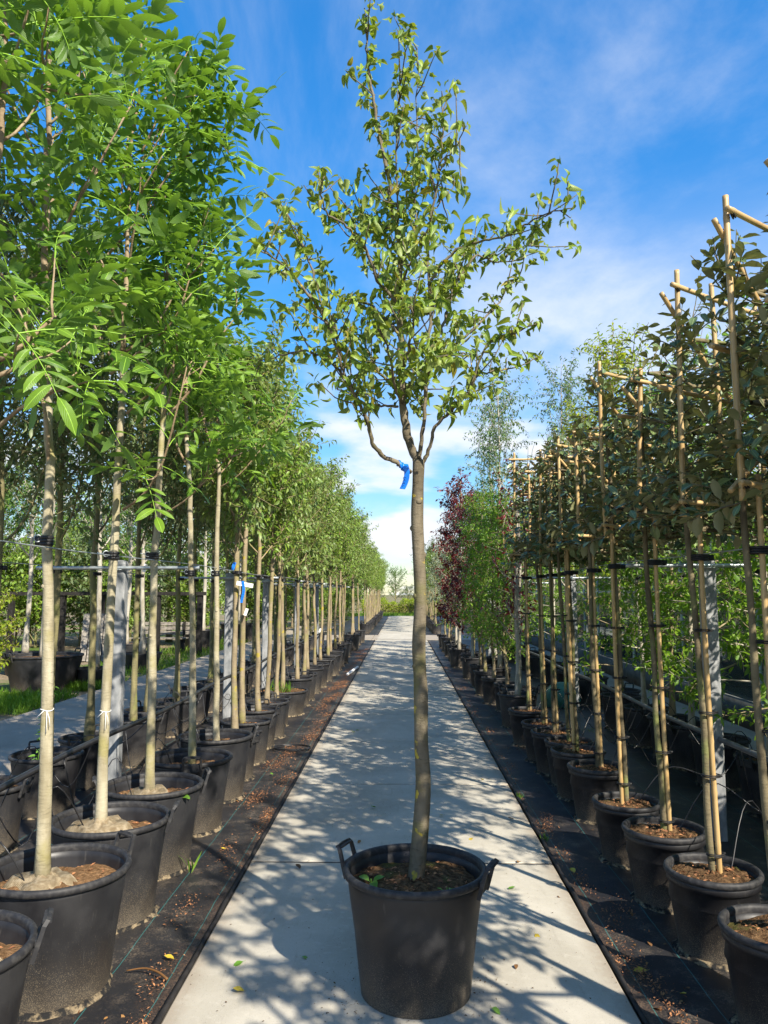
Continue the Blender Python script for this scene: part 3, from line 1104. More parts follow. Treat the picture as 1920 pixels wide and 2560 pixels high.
FORK = (795, 1285 + U3)
limbs = [
    # points (crop pixels), start depth, end depth, start radius, end radius
    ([FORK, (770, 1228 + U3), (742, 1130 + U3), (722, 1000 + U3), (715, 850 + U3), (712, 650 + U3), (708, 450 + U3), (714, 250 + U3), (690, 1118), (665, 1010), (650, 850), (615, 700), (590, 560), (565, 420), (550, 280), (545, 150), (535, 40)], 0, .10, .022, .0028),
    ([(800, 1280 + U3), (816, 1180 + U3), (832, 1050 + U3), (838, 870 + U3), (850, 740 + U3), (862, 560 + U3), (850, 400 + U3), (852, 250 + U3), (872, 60 + U3), (905, 850), (915, 740), (922, 600), (918, 460)], 0, -.18, .0105, .003),
    ([(765, 1345 + U3), (690, 1295 + U3), (620, 1255 + U3), (578, 1200 + U3), (556, 1110 + U3), (530, 1040 + U3), (500, 990 + U3), (470, 920 + U3), (440, 870 + U3), (412, 770 + U3), (398, 670 + U3), (380, 560 + U3)], 0, -.35, .0115, .003),
    ([(825, 1295 + U3), (852, 1235 + U3), (880, 1130 + U3), (920, 1080 + U3), (985, 1020 + U3), (1042, 960 + U3), (1068, 900 + U3), (1140, 720 + U3), (1210, 680 + U3), (1300, 645 + U3), (1390, 610 + U3)], 0, -.25, .0095, .0028),
    ([(850, 420 + U3), (930, 300 + U3), (1030, 220 + U3), (1130, 200 + U3), (1230, 178 + U3), (1320, 125 + U3), (1400, 85 + U3), (1470, 65 + U3), (1560, 40 + U3)], -.1, -.4, .007, .0025),
    ([(850, 740 + U3), (912, 640 + U3), (960, 500 + U3), (1000, 390 + U3), (1090, 280 + U3), (1190, 310 + U3), (1280, 250 + U3), (1410, 190 + U3)], -.05, .3, .008, .0025),
    ([(836, 880 + U3), (900, 770 + U3), (1030, 680 + U3), (1120, 590 + U3), (1190, 520 + U3), (1240, 430 + U3), (1310, 380 + U3)], 0, .45, .008, .0025),
    ([(1055, 930 + U3), (1100, 862 + U3), (1190, 845 + U3), (1330, 812 + U3), (1410, 770 + U3)], -.15, .1, .005, .0022),
    ([(712, 665 + U3), (640, 590 + U3), (550, 515 + U3), (420, 480 + U3), (330, 430 + U3), (250, 400 + U3)], 0, .4, .008, .0025),
    ([(722, 950 + U3), (620, 865 + U3), (560, 765 + U3), (520, 690 + U3), (420, 640 + U3), (330, 640 + U3)], 0, .3, .008, .0025),
    ([(712, 520 + U3), (610, 410 + U3), (560, 280 + U3), (500, 190 + U3), (440, 120 + U3), (360, 70 + U3), (320, 960), (338, 870)], 0, -.4, .0085, .0025),
    ([(440, 870 + U3), (350, 790 + U3), (240, 742 + U3), (110, 770 + U3), (10, 800 + U3)], -.25, -.1, .0065, .0025),
    ([(412, 770 + U3), (330, 560 + U3), (260, 470 + U3), (180, 370 + U3), (90, 290 + U3), (10, 250 + U3)], -.28, -.5, .008, .0025),
    ([(330, 560 + U3), (290, 400 + U3), (240, 250 + U3), (205, 160 + U3), (150, 80 + U3)], -.33, .05, .006, .0025),
    ([(700, 1020 + U3), (620, 1015 + U3), (545, 1005 + U3), (480, 960 + U3), (400, 930 + U3)], .0, .25, .0065, .003),
    ([(715, 320 + U3), (760, 250 + U3), (790, 90 + U3), (770, 960), (797, 780), (790, 520), (800, 330), (795, 235)], .05, .3, .006, .002),
    ([(708, 430 + U3), (700, 150 + U3), (698, 1000), (695, 700), (702, 500), (712, 345)], .02, -.25, .006, .002),
    ([(690, 1118), (560, 1130), (480, 1080), (440, 1000)], .05, .25, .005, .0022),
    ([(714, 250 + U3), (640, 180 + U3), (560, 120 + U3), (520, 60 + U3)], .04, .4, .005, .0022),
    ([(905, 850), (960, 760), (1000, 700), (1040, 620)], -.15, -.3, .004, .002),
    ([(870, 1050), (940, 960), (990, 900)], -.1, .1, .004, .002),
    ([(722, 1000 + U3), (690, 930 + U3), (660, 800 + U3), (640, 700 + U3), (590, 620 + U3)], 0, -.55, .008, .0025),
    ([(838, 870 + U3), (880, 800 + U3), (960, 760 + U3), (1060, 760 + U3)], 0, -.55, .008, .0025),
    ([(715, 850 + U3), (750, 740 + U3), (780, 620 + U3), (760, 520 + U3)], 0, -.6, .008, .0025),
    ([(712, 600 + U3), (690, 500 + U3), (650, 420 + U3), (610, 300 + U3)], 0, .65, .008, .0025),
    ([(850, 560 + U3), (880, 470 + U3), (960, 380 + U3), (1010, 250 + U3)], -.05, .6, .007, .0025),
    ([(708, 450 + U3), (740, 360 + U3), (800, 260 + U3), (830, 160 + U3)], .02, -.5, .006, .0025),
    ([(832, 1050 + U3), (790, 960 + U3), (775, 860 + U3), (800, 720 + U3)], 0, .5, .006, .0025),
]
LP, LD, LW = [], [], []
for li, (pts, d0, d1, ra, rb) in enumerate(limbs):
    n = len(pts) * 4
    P = px_line(pts, CY + d0, CY + d1, n)
    seglen = np.linalg.norm(np.diff(P, axis=0), axis=1).sum()
    P[1:-1] += r.normal(0, 0.003, (n - 2, 3))
    b = MB().tube(P - T0, np.linspace(ra, rb, n) * (1 + r.normal(0, .06, n)), 7)
    st = 0.08 if li > 3 else (0.2, 0.2, 0.34, 0.26)[li]
    # side twigs and fruiting spurs
    L = seglen
    ntw = int(L / 0.042)
    for j in range(ntw):
        f = st + (1 - st) * (j + r.uniform()) / ntw
        q = P[int(f * (n - 1))]
        long = r.uniform() < 0.32
        ln = r.uniform(.12, .26) if long else r.uniform(.02, .07)
        dirn = unit(P[min(n - 1, int(f * (n - 1)) + 1)] - P[max(0, int(f * (n - 1)) - 1)]) * 0.5 + unit(r.normal(0, 1, 3)) + np.array((0, 0, .35))
        TW = grow(q, dirn, ln, 4, 0.12, .12, r)
        b.tube(TW - T0, np.linspace(.0036 if long else .003, .002, 5), 4)
        if long:
            a_, d_ = leaves_along(TW, 0.042, 1, r, .15, 1.0, .35)
            LP.append(a_)
            LD.append(d_)
        m = r.randint(4, 7)
        LP.append(np.repeat(TW[-1:], m, 0) + r.normal(0, .006, (m, 3)))
        dd = unit(r.normal(0, 1, (m, 3)) * np.array((1, 1, .5)) + np.array((0, 0, .05)))
        LD.append(dd)
    link('limb', b.mesh('pear_limb', 'pear_bark'), tree)
LP, LD = np.concatenate(LP), np.concatenate(LD)
LD = unit(LD + np.array((0, 0, -0.38)))
sizes = r.uniform(.030, .050, len(LP))
R = frames(LD, r, .9)
PEARM = [tmpl_mesh(t, 'pear_leaf', 'pear_leaf') for t in LEAF_PEAR]
order = np.argsort(LP[:, 1] - sizes * 14)
fr_, bk = order[:300], order[300:]
leaf_objects(PEARM, LP[fr_] - T0, R[fr_], sizes[fr_], tree, r)
crown = link('crown', scatter(LEAF_PEAR, LP[bk] - T0, R[bk], sizes[bk], r, 'pear_crown', 'pear_leaf'), tree)
struct(crown, 'stuff')
print('pear leaves', len(LP))

# blue ribbon knotted round the lowest limb
q = at(1008, 1168, CY - 0.01)
rb = thing('ribbon', 'bright blue plastic ribbon with ink marks tied to the lowest pear limb', 'ribbon', q)
b = MB()
P = np.array([(0.004 * math.cos(a) * 0 + (k - 4) * .0035, .019 * math.cos(a), .019 * math.sin(a)) for k, a in enumerate(np.linspace(0, 6.6, 10))])
b.tube(P, .0065, 6)
b.tube(P * np.array((1, 1.1, 1.1)) + np.array((-.012, 0, .008)), .006, 6)
link('knot', b.mesh('knot', 'ribbon_blue'), rb)
b = MB()
V, Q = [], []
n = 14
for i in range(n):
    f = i / (n - 1)
    cx_, cz_ = .010 + .010 * math.sin(f * 3.0) - .016 * f * f, .012 - .115 * f
    w = .0125
    yy = -.022 - .006 * math.sin(f * 5)
    V += [(cx_ - w, yy + .003, cz_ + .002), (cx_ + w, yy - .003, cz_ - .002)]
Q = [(2 * i, 2 * i + 1, 2 * i + 3, 2 * i + 2) for i in range(n - 1)]
VV = np.array(V)
b.add(np.concatenate([VV, VV + np.array((0, .0012, 0))]), Q + [tuple(2 * n + k for k in f[::-1]) for f in Q])
strip = link('strip', b.mesh('strip', 'ribbon_blue'), rb)
b = MB()
for k, zc_ in enumerate((-.055, -.070, -.084)):
    t = np.linspace(0.3, 5.0, 9)
    b.tube(np.column_stack([.006 - .004 * k * .4 + .0055 * np.cos(t), np.full(9, -.0275), zc_ + .0052 * np.sin(t)]), .0012, 4)
link('ink_marks', b.mesh('ink_marks', 'ink'), strip)

# seedlings in the middle pot
WEED = [tmpl_mesh(leaf_template(1, .5, 4, .3, .5, .5, .2), 'weed_leaf', 'weed_leaf'), tmpl_mesh(leaf_template(1, .38, 4, .3, .7, .5, .3), 'weed_leaf', 'weed_leaf')]


def weed(x, y, z, s, n, label, seed, group=None, steep=.9):
    r_ = rs(seed)
    t = thing('seedling', label, 'seedling', (x, y, z), 0, group)
    for i in range(n):
        a = i * 2.4 + r_.uniform(-.4, .4)
        D = np.array([(math.cos(a), math.sin(a), steep * r_.uniform(.6, 1.2))])
        leaf_objects(WEED, [(0, 0, 0.0)], frames(D, r_, .2), [s * r_.uniform(.7, 1.1)], t, r_)
    link('stem', MB().tube([(0, 0, -.01), (0, 0, s * .25)], .0025, 4).mesh('stem', 'weed_leaf'), t)
    return t


weed(CX - .19, CY - .05, .467, .07, 4, 'small green seedling in the lone pot, left of the pear trunk', 3, None)
weed(CX + .13, CY - .14, .47, .06, 5, 'small green seedling in the lone pot, right of the pear trunk', 8, None, .25)

# ------------------------------------------------------------------ left row: walnut trees in large pots
WALM = [tmpl_mesh(t, 'walnut_leaf', 'walnut_leaf') for t in WALNUT]
ORD = ['first', 'second', 'third', 'fourth', 'fifth', 'sixth', 'seventh', 'eighth', 'ninth', 'tenth', 'eleventh', 'twelfth']


def walnut(idx, x, y, tpx, top, rad, nlimb, nleaf, extra, label, seed, zc0=2.75, spread=.85):
    r_ = rs(seed)
    z0 = POTS['large']['z'] - .01
    base = np.array((x, y, z0))
    t = thing('walnut_tree', label, 'tree', base, 0, 'walnut trees in the row beside the path')
    pts = [at(px, py, y) for px, py in tpx]
    pts[0] = np.array((pts[0][0], y, z0 - .03))
    # leader above the traced trunk
    lead = grow(pts[-1], (pts[-1] - pts[-2]) * .4 + np.array((0, 0, .6)), max(.3, top - pts[-1][2]), 8, .25, .06, r_)
    allp = np.concatenate([np.array(pts), lead[1:]])
    TPw = smooth_line(allp, 46)
    TPw[2:-2] += r_.normal(0, .0035, (42, 3))
    zz = TPw[:, 2]
    rr_ = np.interp(zz, [z0, z0 + .08, z0 + .3, 2.4, top], [rad * 1.4, rad * 1.15, rad, rad * .72, .006])
    rr_ = rr_ * (1 + r_.normal(0, .03, 46))
    kk = int(np.argmin(np.abs(zz - (zc0 + .25))))
    link('trunk', _knots(MB().tube((TPw - base)[:kk + 1], rr_[:kk + 1], 12), TPw - base, rr_, r_).mesh('walnut_trunk', 'walnut_bark'), t)
    link('leader', MB().tube((TPw - base)[kk:], rr_[kk:], 9).mesh('walnut_leader', 'walnut_limb'), t)
    lims = []
    for i in range(nlimb):
        f = (i + r_.uniform(.1, .9)) / nlimb
        h = zc0 + (top - zc0) * .82 * f
        k = int(np.argmin(np.abs(zz - h)))
        az = i * 2.4 + seed
        d = (math.cos(az), math.sin(az), r_.uniform(.7, 1.3))
        lims.append((grow(TPw[k], d, spread * (1.15 - .55 * f) * r_.uniform(.8, 1.2), 7, .16, .09, r_), max(.006, rr_[k] * .5)))
    for pts_e, rad_e in extra:
        lims.append((smooth_line([at(px, py, y + dy) for px, py, dy in pts_e], 4 * len(pts_e)), rad_e))
    lp, ld = [], []
    for P, ra in lims:
        lb = MB().tube(P - base, np.linspace(ra, .004, len(P)), 6)
        a_, d_ = leaves_along(P, nleaf, 1, r_, .38, .9, -.1)
        lp.append(a_)
        ld.append(d_)
        for j in range(2):
            k = r_.randint(len(P) // 3, len(P))
            TW = grow(P[min(k, len(P) - 1)], unit(P[-1] - P[0]) + r_.normal(0, .7, 3), r_.uniform(.15, .34), 4, .12, .1, r_)
            lb.tube(TW - base, np.linspace(.006, .003, 5), 5)
            a_, d_ = leaves_along(TW, nleaf, 1, r_, .3, .9, -.1)
            lp.append(a_)
            ld.append(d_)
            m = 3
            lp.append(np.repeat(TW[-1:], m, 0))
            ld.append(unit(r_.normal(0, 1, (m, 3)) + np.array((0, 0, .5))))
        m = 4
        lp.append(np.repeat(P[-1:], m, 0))
        ld.append(unit(r_.normal(0, 1, (m, 3)) + np.array((0, 0, .6))))
        link('limb', lb.mesh('walnut_limb', 'walnut_limb'), t)
    a_, d_ = leaves_along(TPw[zz > zc0 + .5], .09, 1, r_, 0, 1, -.2)
    lp.append(a_)
    ld.append(d_)
    lp, ld = np.concatenate(lp), np.concatenate(ld)
    if len(lp) > 300:
        sel = r_.permutation(len(lp))[:300]
        lp, ld = lp[sel], ld[sel]
    leaf_objects(WALM, lp - base, frames(ld, r_, .35), r_.uniform(.78, 1.12, len(lp)), t, r_)
    zt = 1.93
    k = int(np.argmin(np.abs(zz - zt)))
    q = TPw[k] - base
    s_ = rr_[k] / .03
    link('tree_tie', TIE, t, q, (0, 0, math.pi), (s_, s_, 1.2))
    link('wire_hook', HOOK, t, q, (0, 0, math.pi + .6), (s_, s_, 1))
    print('walnut', idx, len(lp))
    return TPw, rr_, t, base


def _knots(b, P, rr_, r_):
    for i in range(9):
        k = r_.randint(4, 24)
        a = r_.uniform(0, 6.28)
        d = np.array((math.cos(a), math.sin(a), 0.15))
        b.tube([P[k] + d * rr_[k] * .5, P[k] + d * rr_[k] * 1.08, P[k] + d * rr_[k] * 1.3], [rr_[k] * .6, rr_[k] * .42, rr_[k] * .2], 7)
    return b


ZL = POTS['large']['z']
S8 = .422


def c8(a, b_, dy=0.0):
    return (a * S8, 700 + b_ * S8, dy)


def c1(a, b_, dy=0.0):
    return (a * S8, b_ * S8, dy)


row1 = [(-1.58, 2.72, math.radians(20)), (-1.52, 3.50, math.radians(52)), (-1.565, 4.25, math.radians(8)), (-1.575, 4.98, math.radians(22)), (-1.565, 5.80, math.radians(-72)), (-1.58, 6.66, math.radians(200))]
wpx = [
    [(-110, 2400), (-108, 1400), (-60, 700), (5, 330), (12, 20)],
    [(105, 2221), (117, 1800), (119, 1389), (126, 1180), (121, 1041), (121, 856), (122, 800), (112, 640), (118, 400)],
    [(251, 2090), (262, 1800), (283, 1420), (292, 1250), (303, 1041), (308, 880), (310, 780), (318, 640), (325, 400)],
    [(373, 1997), (380, 1700), (387, 1389), (396, 1250), (405, 1110), (412, 900), (415, 760), (420, 640)],
    [(480, 1915), (482, 1700), (478, 1400), (474, 1250), (467, 1100), (465, 980), (470, 900)],
    [(541, 1860), (541, 1700), (542, 1400), (546, 1250), (546, 1100), (543, 960), (545, 880)],
]
extra = [
    [([c8(0, 470, 0), c8(140, 380, .0), c8(270, 265, .1), (140, 790, .2)], .012), ([c8(-60, 590, 0), c8(100, 520, 0), c8(250, 455, .1)], .011)],
    [([c8(-20, 880, -.1), c8(120, 760, -.2), c8(280, 680, -.25), c8(530, 598, -.3)], .010), ([c8(290, 1100, 0), c8(270, 800, -.05), c8(205, 500, -.05), c8(190, 200, 0)], .011),
     ([c8(310, 400, 0), c8(400, 160, .1), c8(540, 0, .2)], .013)],
    [([c8(750, 790, 0), c8(870, 690, -.1), c8(1000, 560, -.2), c8(1070, 400, -.2)], .010), ([c8(655, 555, -.1), c8(870, 390, -.2), c8(1040, 220, -.3), c8(1120, 0, -.3)], .009),
     ([c1(480, 1690, .1), c1(700, 1440, .1), c1(870, 1220, .1), c1(1000, 1030, .1), c1(1070, 930, .1), c1(1150, 760, .1), c1(1260, 480, .1)], .011),
     ([c1(1060, 950, .1), c1(1200, 880, .1), c1(1380, 770, .1)], .005), ([c1(700, 1460, .2), c1(720, 1150, .2), c1(770, 700, .2), c1(790, 330, .2)], .009),
     ([c1(840, 900, -.2), c1(960, 640, -.2), c1(1000, 480, -.2)], .008), ([c8(730, 1360, 0), c8(850, 1270, -.1), c8(960, 1090, -.2), c8(1050, 760, -.3), c8(1110, 500, -.3)], .009)],
    [([c8(960, 1390, 0), c8(1090, 1310, -.1), c8(1260, 1150, -.2), c8(1390, 1000, -.3)], .008), ([c8(1000, 800, 0), c8(1150, 620, 0), c8(1290, 360, 0), c8(1440, 170, 0)], .011)],
    [([c8(1110, 1100, 0), c8(1040, 960, 0), c8(1010, 780, .0), c8(1000, 600, .0)], .010)],
    [([c8(1290, 1090, 0), c8(1220, 880, -.1), c8(1170, 700, -.1)], .009), ([c8(1300, 1230, 0), c8(1420, 1150, -.1), c8(1540, 1010, -.1), c8(1660, 860, -.1)], .007)],
]
tops = [4.3, 5.35, 4.95, 4.55, 4.1, 3.85]
names_w = ['walnut tree leaning its branches in from the row end away from the pears',
           'pale trunked walnut tied with white string, in the fifth large pot from the pears',
           'pale trunked walnut tree growing from a burlap root ball beside the first grey post',
           'pale walnut tree in the large pot with a lone green seedling',
           'slim mottled walnut tree with mossy bark, second from the pear trees in its row',
           'slim pale walnut tree standing next to the pear trees in its row']
pot_w = ['large black pot with burlap root ball at the row end away from the pears',
         'large black pot heaped with brown soil round the string tied walnut',
         'large black pot with burlap root ball of the walnut by the first grey post',
         'large black pot with a lone green seedling beside the walnut trunk',
         'large black pot of the mossy barked walnut, second from the pears',
         'large black pot of the walnut standing next to the pear trees']
for i, (x, y, rz) in enumerate(row1):
    place_pot('large', pot_w[i], x, y, 0, rz, 'large black pots of the walnut row')
    W = walnut(i, x, y, wpx[i], tops[i], .0285 if i in (1, 2, 3) else .026, [6, 8, 8, 8, 6, 5][i], [.13, .115, .105, .11, .11, .11][i], extra[i], names_w[i], 40 + i, [2.9, 2.85, 2.8, 2.75, 2.7, 2.6][i], [.7, .75, .75, .7, .52, .48][i])
    TPw, rr_, tw, tbase = W
    if i in (0, 1, 2, 3):        # burlap round the root flare
        r_ = rs(70 + i)
        b = MB()
        n = 26
        V = []
        prof = [(.03, .085), (.05, .06), (.085, .045), (.14, .05), (.19, .012)]
        for pr_, pz in prof:
            for j in range(n):
                a = j / n * 2 * math.pi
                k = 1 + .22 * math.sin(4 * a + i) * (pr_ / .19) + r_.normal(0, .05)
                V.append((pr_ * k * math.cos(a), pr_ * k * math.sin(a), pz + r_.normal(0, .006) - (.02 if pr_ > .15 else 0)))
        Q = [(q * n + j, (q + 1) * n + j, (q + 1) * n + (j + 1) % n, q * n + (j + 1) % n) for q in range(len(prof) - 1) for j in range(n)]
        b.add(V, [f[::-1] for f in Q])
        q0 = TPw[0] - tbase
        link('root_burlap', b.mesh('root_burlap', 'burlap'), tw, (q0[0], 0, .005), scale=(.75, .75, .8) if i != 2 else (.9, .9, 1))
    if i in (1, 2):              # white string with loose ends
        k = int(np.argmin(np.abs(TPw[:, 2] - (1.10 if i == 1 else 1.02))))
        q = TPw[k] - tbase
        b = MB()
        a = np.linspace(0, 2 * math.pi, 18)
        b.tube(np.column_stack([(rr_[k] + .002) * np.cos(a), (rr_[k] + .002) * np.sin(a), .004 * np.sin(a * 2)]), .0022, 4)
        b.tube([(.012, -rr_[k] - .002, 0), (.03, -rr_[k] - .015, -.03), (.034, -rr_[k] - .012, -.07)], .0018, 4)
        b.tube([(.012, -rr_[k] - .002, 0), (.02, -rr_[k] - .015, -.05), (.017, -rr_[k] - .012, -.1)], .0018, 4)
        b.tube([(.0, -rr_[k] - .002, 0), (-.03, -rr_[k] - .005, -.03)], .0018, 4)
        link('string', b.mesh('string', 'string_white'), tw, q)
weed(-1.36, 4.86, ZL + .005, .075, 5, 'lone green seedling in a large pot beside the third walnut trunk', 21)

# ------------------------------------------------------------------ left row: pear trees beyond the walnuts
for s in range(4):
    variant('pear_a%d' % s, 'row_bark', 'row_pear_leaf', .072, LEAF_ROW, seed=100 + s, clear=1.5, top=3.35, spread=.85, nlimb=13, ntwig=12, nleaf=.04, tr=.03, asc=1.1, twig=.38, droop=.35)
for s in range(2):
    variant('pear_b%d' % s, 'row_bark', 'row_pear_leaf_bright', .072, LEAF_ROW, seed=120 + s, clear=1.5, top=3.25, spread=.85, nlimb=13, ntwig=12, nleaf=.04, tr=.03, asc=1.0, twig=.38, droop=.3)
for s in range(3):
    variant('olive%d' % s, 'moss_bark', 'olive_leaf', .066, LEAF_ROW, seed=140 + s, clear=1.6, top=3.9, spread=1.05, nlimb=15, ntwig=13, nleaf=.04, tr=.034, asc=.9, twig=.42, droop=.2)

Lrow = [(-1.57, 7.32, 'medium', .92), (-1.585, 8.0, 'medium', 1), (-1.63, 8.78, 'medium', 1), (-1.61, 9.4, 'medium', 1), (-1.70, 11.12, 'wide', 1), (-1.66, 10.2, 'medium', .85),
        (-1.62, 11.95, 'medium', 1), (-1.61, 12.6, 'medium', 1), (-1.6, 13.5, 'medium', 1), (-1.58, 14.35, 'medium', 1), (-1.56, 15.3, 'medium', 1), (-1.52, 16.4, 'medium', 1), (-1.55, 17.5, 'medium', 1),
        (-1.55, 18.3, 'medium', 1), (-1.54, 19.2, 'large', .95), (-1.6, 20.2, 'medium', 1), (-1.6, 21.1, 'medium', 1), (-1.62, 22.0, 'medium', 1), (-1.53, 23.4, 'large', .95), (-1.55, 24.6, 'medium', 1), (-1.55, 26.0, 'medium', 1), (-1.5, 27.4, 'medium', 1)]
Lrow.sort(key=lambda q: q[1])
r = rs(200)
for i, (x, y, kind, ps) in enumerate(Lrow):
    o_ = ORD[i] if i < 12 else None
    lab = '%s black pot along the pear row, counted from the walnuts' % o_ if o_ else 'black pot in the pear row short of the cross path'
    if kind == 'wide':
        lab = 'low wide black pot grown over with moss and grass in the pear row'
    place_pot(kind, lab, x, y, 0, r.uniform(0, 6.28), 'black pots of the pear row', s=ps, chips=y < 12)
    kd = ['pear_a0', 'pear_a1', 'pear_b0', 'pear_a2', 'pear_a3', 'pear_b1'][i % 6]
    z = POTS[kind]['z'] * ps - .02
    lab = '%s slim pear tree from the walnuts in the same row' % o_ if o_ else 'slim pear tree in the row just short of the cross path'
    t = place_tree(kd, 'pear_tree', lab, 'tree', x + r.normal(0, .03), y, z, r.uniform(0, 6.28), (1.0, 1.0, r.uniform(.93, 1.14)), 'pear trees in the row beside the path', 1.9, math.pi)
for i, y in enumerate(np.arange(33.2, 58, 1.25)):
    place_pot('medium', 'black pot in the tree row past the cross path, on the pear side', -1.55 + r.normal(0, .04), y, 0, r.uniform(0, 6), 'far pots on the pear side', False, chips=False)
    kd = ['pear_b0', 'pear_a1', 'pear_b1'][i % 3]
    place_tree(kd, 'pear_tree', 'slim tree in the row past the cross path, on the pear side', 'tree', -1.55, y, .34, r.uniform(0, 6.28), r.uniform(.9, 1.05), 'far trees on the pear side')

# second row on the left
r = rs(210)
L2 = [(-2.8, 4.45), (-2.8, 5.3), (-2.80, 6.17), (-2.82, 7.04), (-2.72, 7.92), (-2.84, 8.7), (-2.75, 9.5), (-2.8, 10.4), (-2.8, 11.4), (-2.8, 12.4), (-2.8, 13.5), (-2.78, 14.6), (-2.8, 15.8), (-2.8, 17.2), (-2.8, 18.6), (-2.8, 20.2), (-2.8, 22), (-2.8, 24), (-2.8, 26)]
for i, (x, y) in enumerate(L2):
    o_ = ORD[i] if i < 12 else None
    k = 'large' if i in (2, 4, 7) else 'medium'
    ps = .88 if k == 'large' else 1
    place_pot(k, ('%s black pot of the row behind the walnuts, counted from its open end' % o_) if o_ else 'black pot far along the row behind the pear trees', x, y, 0, r.uniform(0, 6.28), 'pots of the second left row', s=ps, chips=y < 9)
    lab = ('%s dark barked tree of the row behind the walnuts, counted from its open end' % o_) if o_ else 'dark barked tree far along the row behind the pear trees'
    place_tree('olive%d' % (i % 3), 'fruit_tree', lab, 'tree', x, y, POTS[k]['z'] * ps - .02, r.uniform(0, 6.28), (1.0, 1.0, r.uniform(1.0, 1.14)), 'trees of the second left row', 1.88, 0)
for i in range(26):      # a leafy shoot climbing the first dark trunk
    pass
r = rs(77)
climb = thing('climbing_weed', 'leafy green weed climbing the first dark trunk behind the walnuts', 'weed', (-2.80, 6.13, .36))
P = np.array([(.045 * math.cos(2.2 * f + 4), -.02 + .045 * math.sin(2.2 * f + 4), f * .62) for f in np.linspace(0, 1, 14)])
link('stem', MB().tube(P, .003, 4).mesh('stem', 'weed_leaf'), climb)
lp, ld = leaves_along(P, .03, 2, r, 0, 1, 0)
leaf_objects(WEED, lp, frames(ld, r, .3), r.uniform(.04, .065, len(lp)), climb, r)


# ------------------------------------------------------------------ posts, wires, pipes
def post_mesh():
    b = MB()
    w, c = .05, .012
    ring = [(-w + c, -w), (w - c, -w), (w, -w + c), (w, w - c), (w - c, w), (-w + c, w), (-w, w - c), (-w, -w + c)]
    lev = [(-.3, 1), (1.88, 1), (1.93, .98), (1.955, .8), (1.962, .45)]
    V = [(x * s, y_ * s, z) for z, s in lev for x, y_ in ring]
    n = 8
    Q = [(q * n + j, q * n + (j + 1) % n, (q + 1) * n + (j + 1) % n, (q + 1) * n + j) for q in range(len(lev) - 1) for j in range(n)]
    b.add(V, Q, [(4 * n, 4 * n + j, 4 * n + j + 1) for j in range(1, 7)])
    return b.mesh('post', 'post_grey', smooth=False)


POST = post_mesh()
ca_ = np.linspace(-.64, .64, 14)
BAR = MB().tube(np.column_stack([ca_, np.zeros(14), np.zeros(14)]), .0145, 10).mesh('crossbar', 'galvanised')
for sd, ys, nm in ((-1, (6.02, 9.9, 12.6, 16.4, 20.2, 24.0), 'left'), (1, (1.6, 5.62, 10.05, 14.8, 19.5, 24.0), 'right')):
    for i, y in enumerate(ys):
        lab = ('square grey post with steel crossbar, %s along the ' % ORD[i]) + ('walnut and pear rows' if sd < 0 else 'bamboo framed row')
        t = thing('support_post', lab, 'post', (sd * 2.21, y, 0), 0, 'grey posts between the rows')
        link('post', POST, t)
        link('crossbar', BAR, t, (0, -.066, 1.90))
        b = MB()
        a = np.linspace(0, 2 * np.pi, 12)
        b.tube(np.column_stack([.072 * np.cos(a), .072 * np.sin(a), np.full(12, 0)]), .004, 4)
        link('bracket', b.mesh('bracket', 'galvanised'), t, (0, -.005, 1.885))
for sd in (-1, 1):
    for xo, wn_ in ((1.60, 'path'), (2.82, 'outer')):
        yy = np.linspace(-2 if sd > 0 else .5, 27.5, 60)
        P = np.column_stack([np.full(60, sd * xo), yy, 1.915 + .008 * np.sin(yy * 1.3)])
        o = link('support_wire', MB().tube(P, .0035, 5).mesh('support_wire', 'galvanised'))
        tag(o, 'thin steel wire holding the trunks of the ' + {(-1, 'path'): 'walnut and pear row', (-1, 'outer'): 'dark barked row behind the walnuts', (1, 'path'): 'bamboo framed row', (1, 'outer'): 'bright green row by the greenhouse'}[(sd, wn_)], 'wire')


def pipe(x, z, y0, y1, mat, label, seed, targets):
    r_ = rs(seed)
    t = thing('irrigation_pipe', label, 'pipe', (x, 0, z))
    yy = np.linspace(y0, y1, 70)
    dz = .012 * np.sin(yy * 1.6) - .01
    link('main_pipe', MB().tube(np.column_stack([.004 * np.sin(yy * 2), yy, dz]), .019, 9).mesh('main_pipe', mat), t)
    for (tx, ty, tz) in targets:
        ys_ = ty + r_.uniform(-.35, .35)
        p0 = np.array((0, ys_, -.015))
        p3 = np.array((tx - x, ty, tz - z))
        d = p3 - p0
        m1 = p0 + d * .3 + np.array((0, r_.uniform(-.15, .15), -.25 + r_.uniform(-.1, .2)))
        m2 = p0 + d * .72 + np.array((0, r_.uniform(-.1, .1), r_.uniform(.08, .2)))
        P = smooth_line([p0, m1, m2, p3, p3 + np.array((0, 0, -.05))], 22)
        link('drip_hose', MB().tube(P, .0036, 5).mesh('drip_hose', 'hose_black'), t)


tl = [(x - .12, y - .05, .46) for x, y, _ in row1] + [(x - .1, y, .39) for x, y, k, s in Lrow if y < 13] + [(x + .12, y, .40) for x, y in L2 if y < 13]
pipe(-2.06, .715, 1.0, 27.8, 'hose_black', 'long black irrigation pipe running along the posts behind the walnuts', 5, tl)

# ------------------------------------------------------------------ right row: bamboo framed trees
RIB = POTS['ribbed']['z']


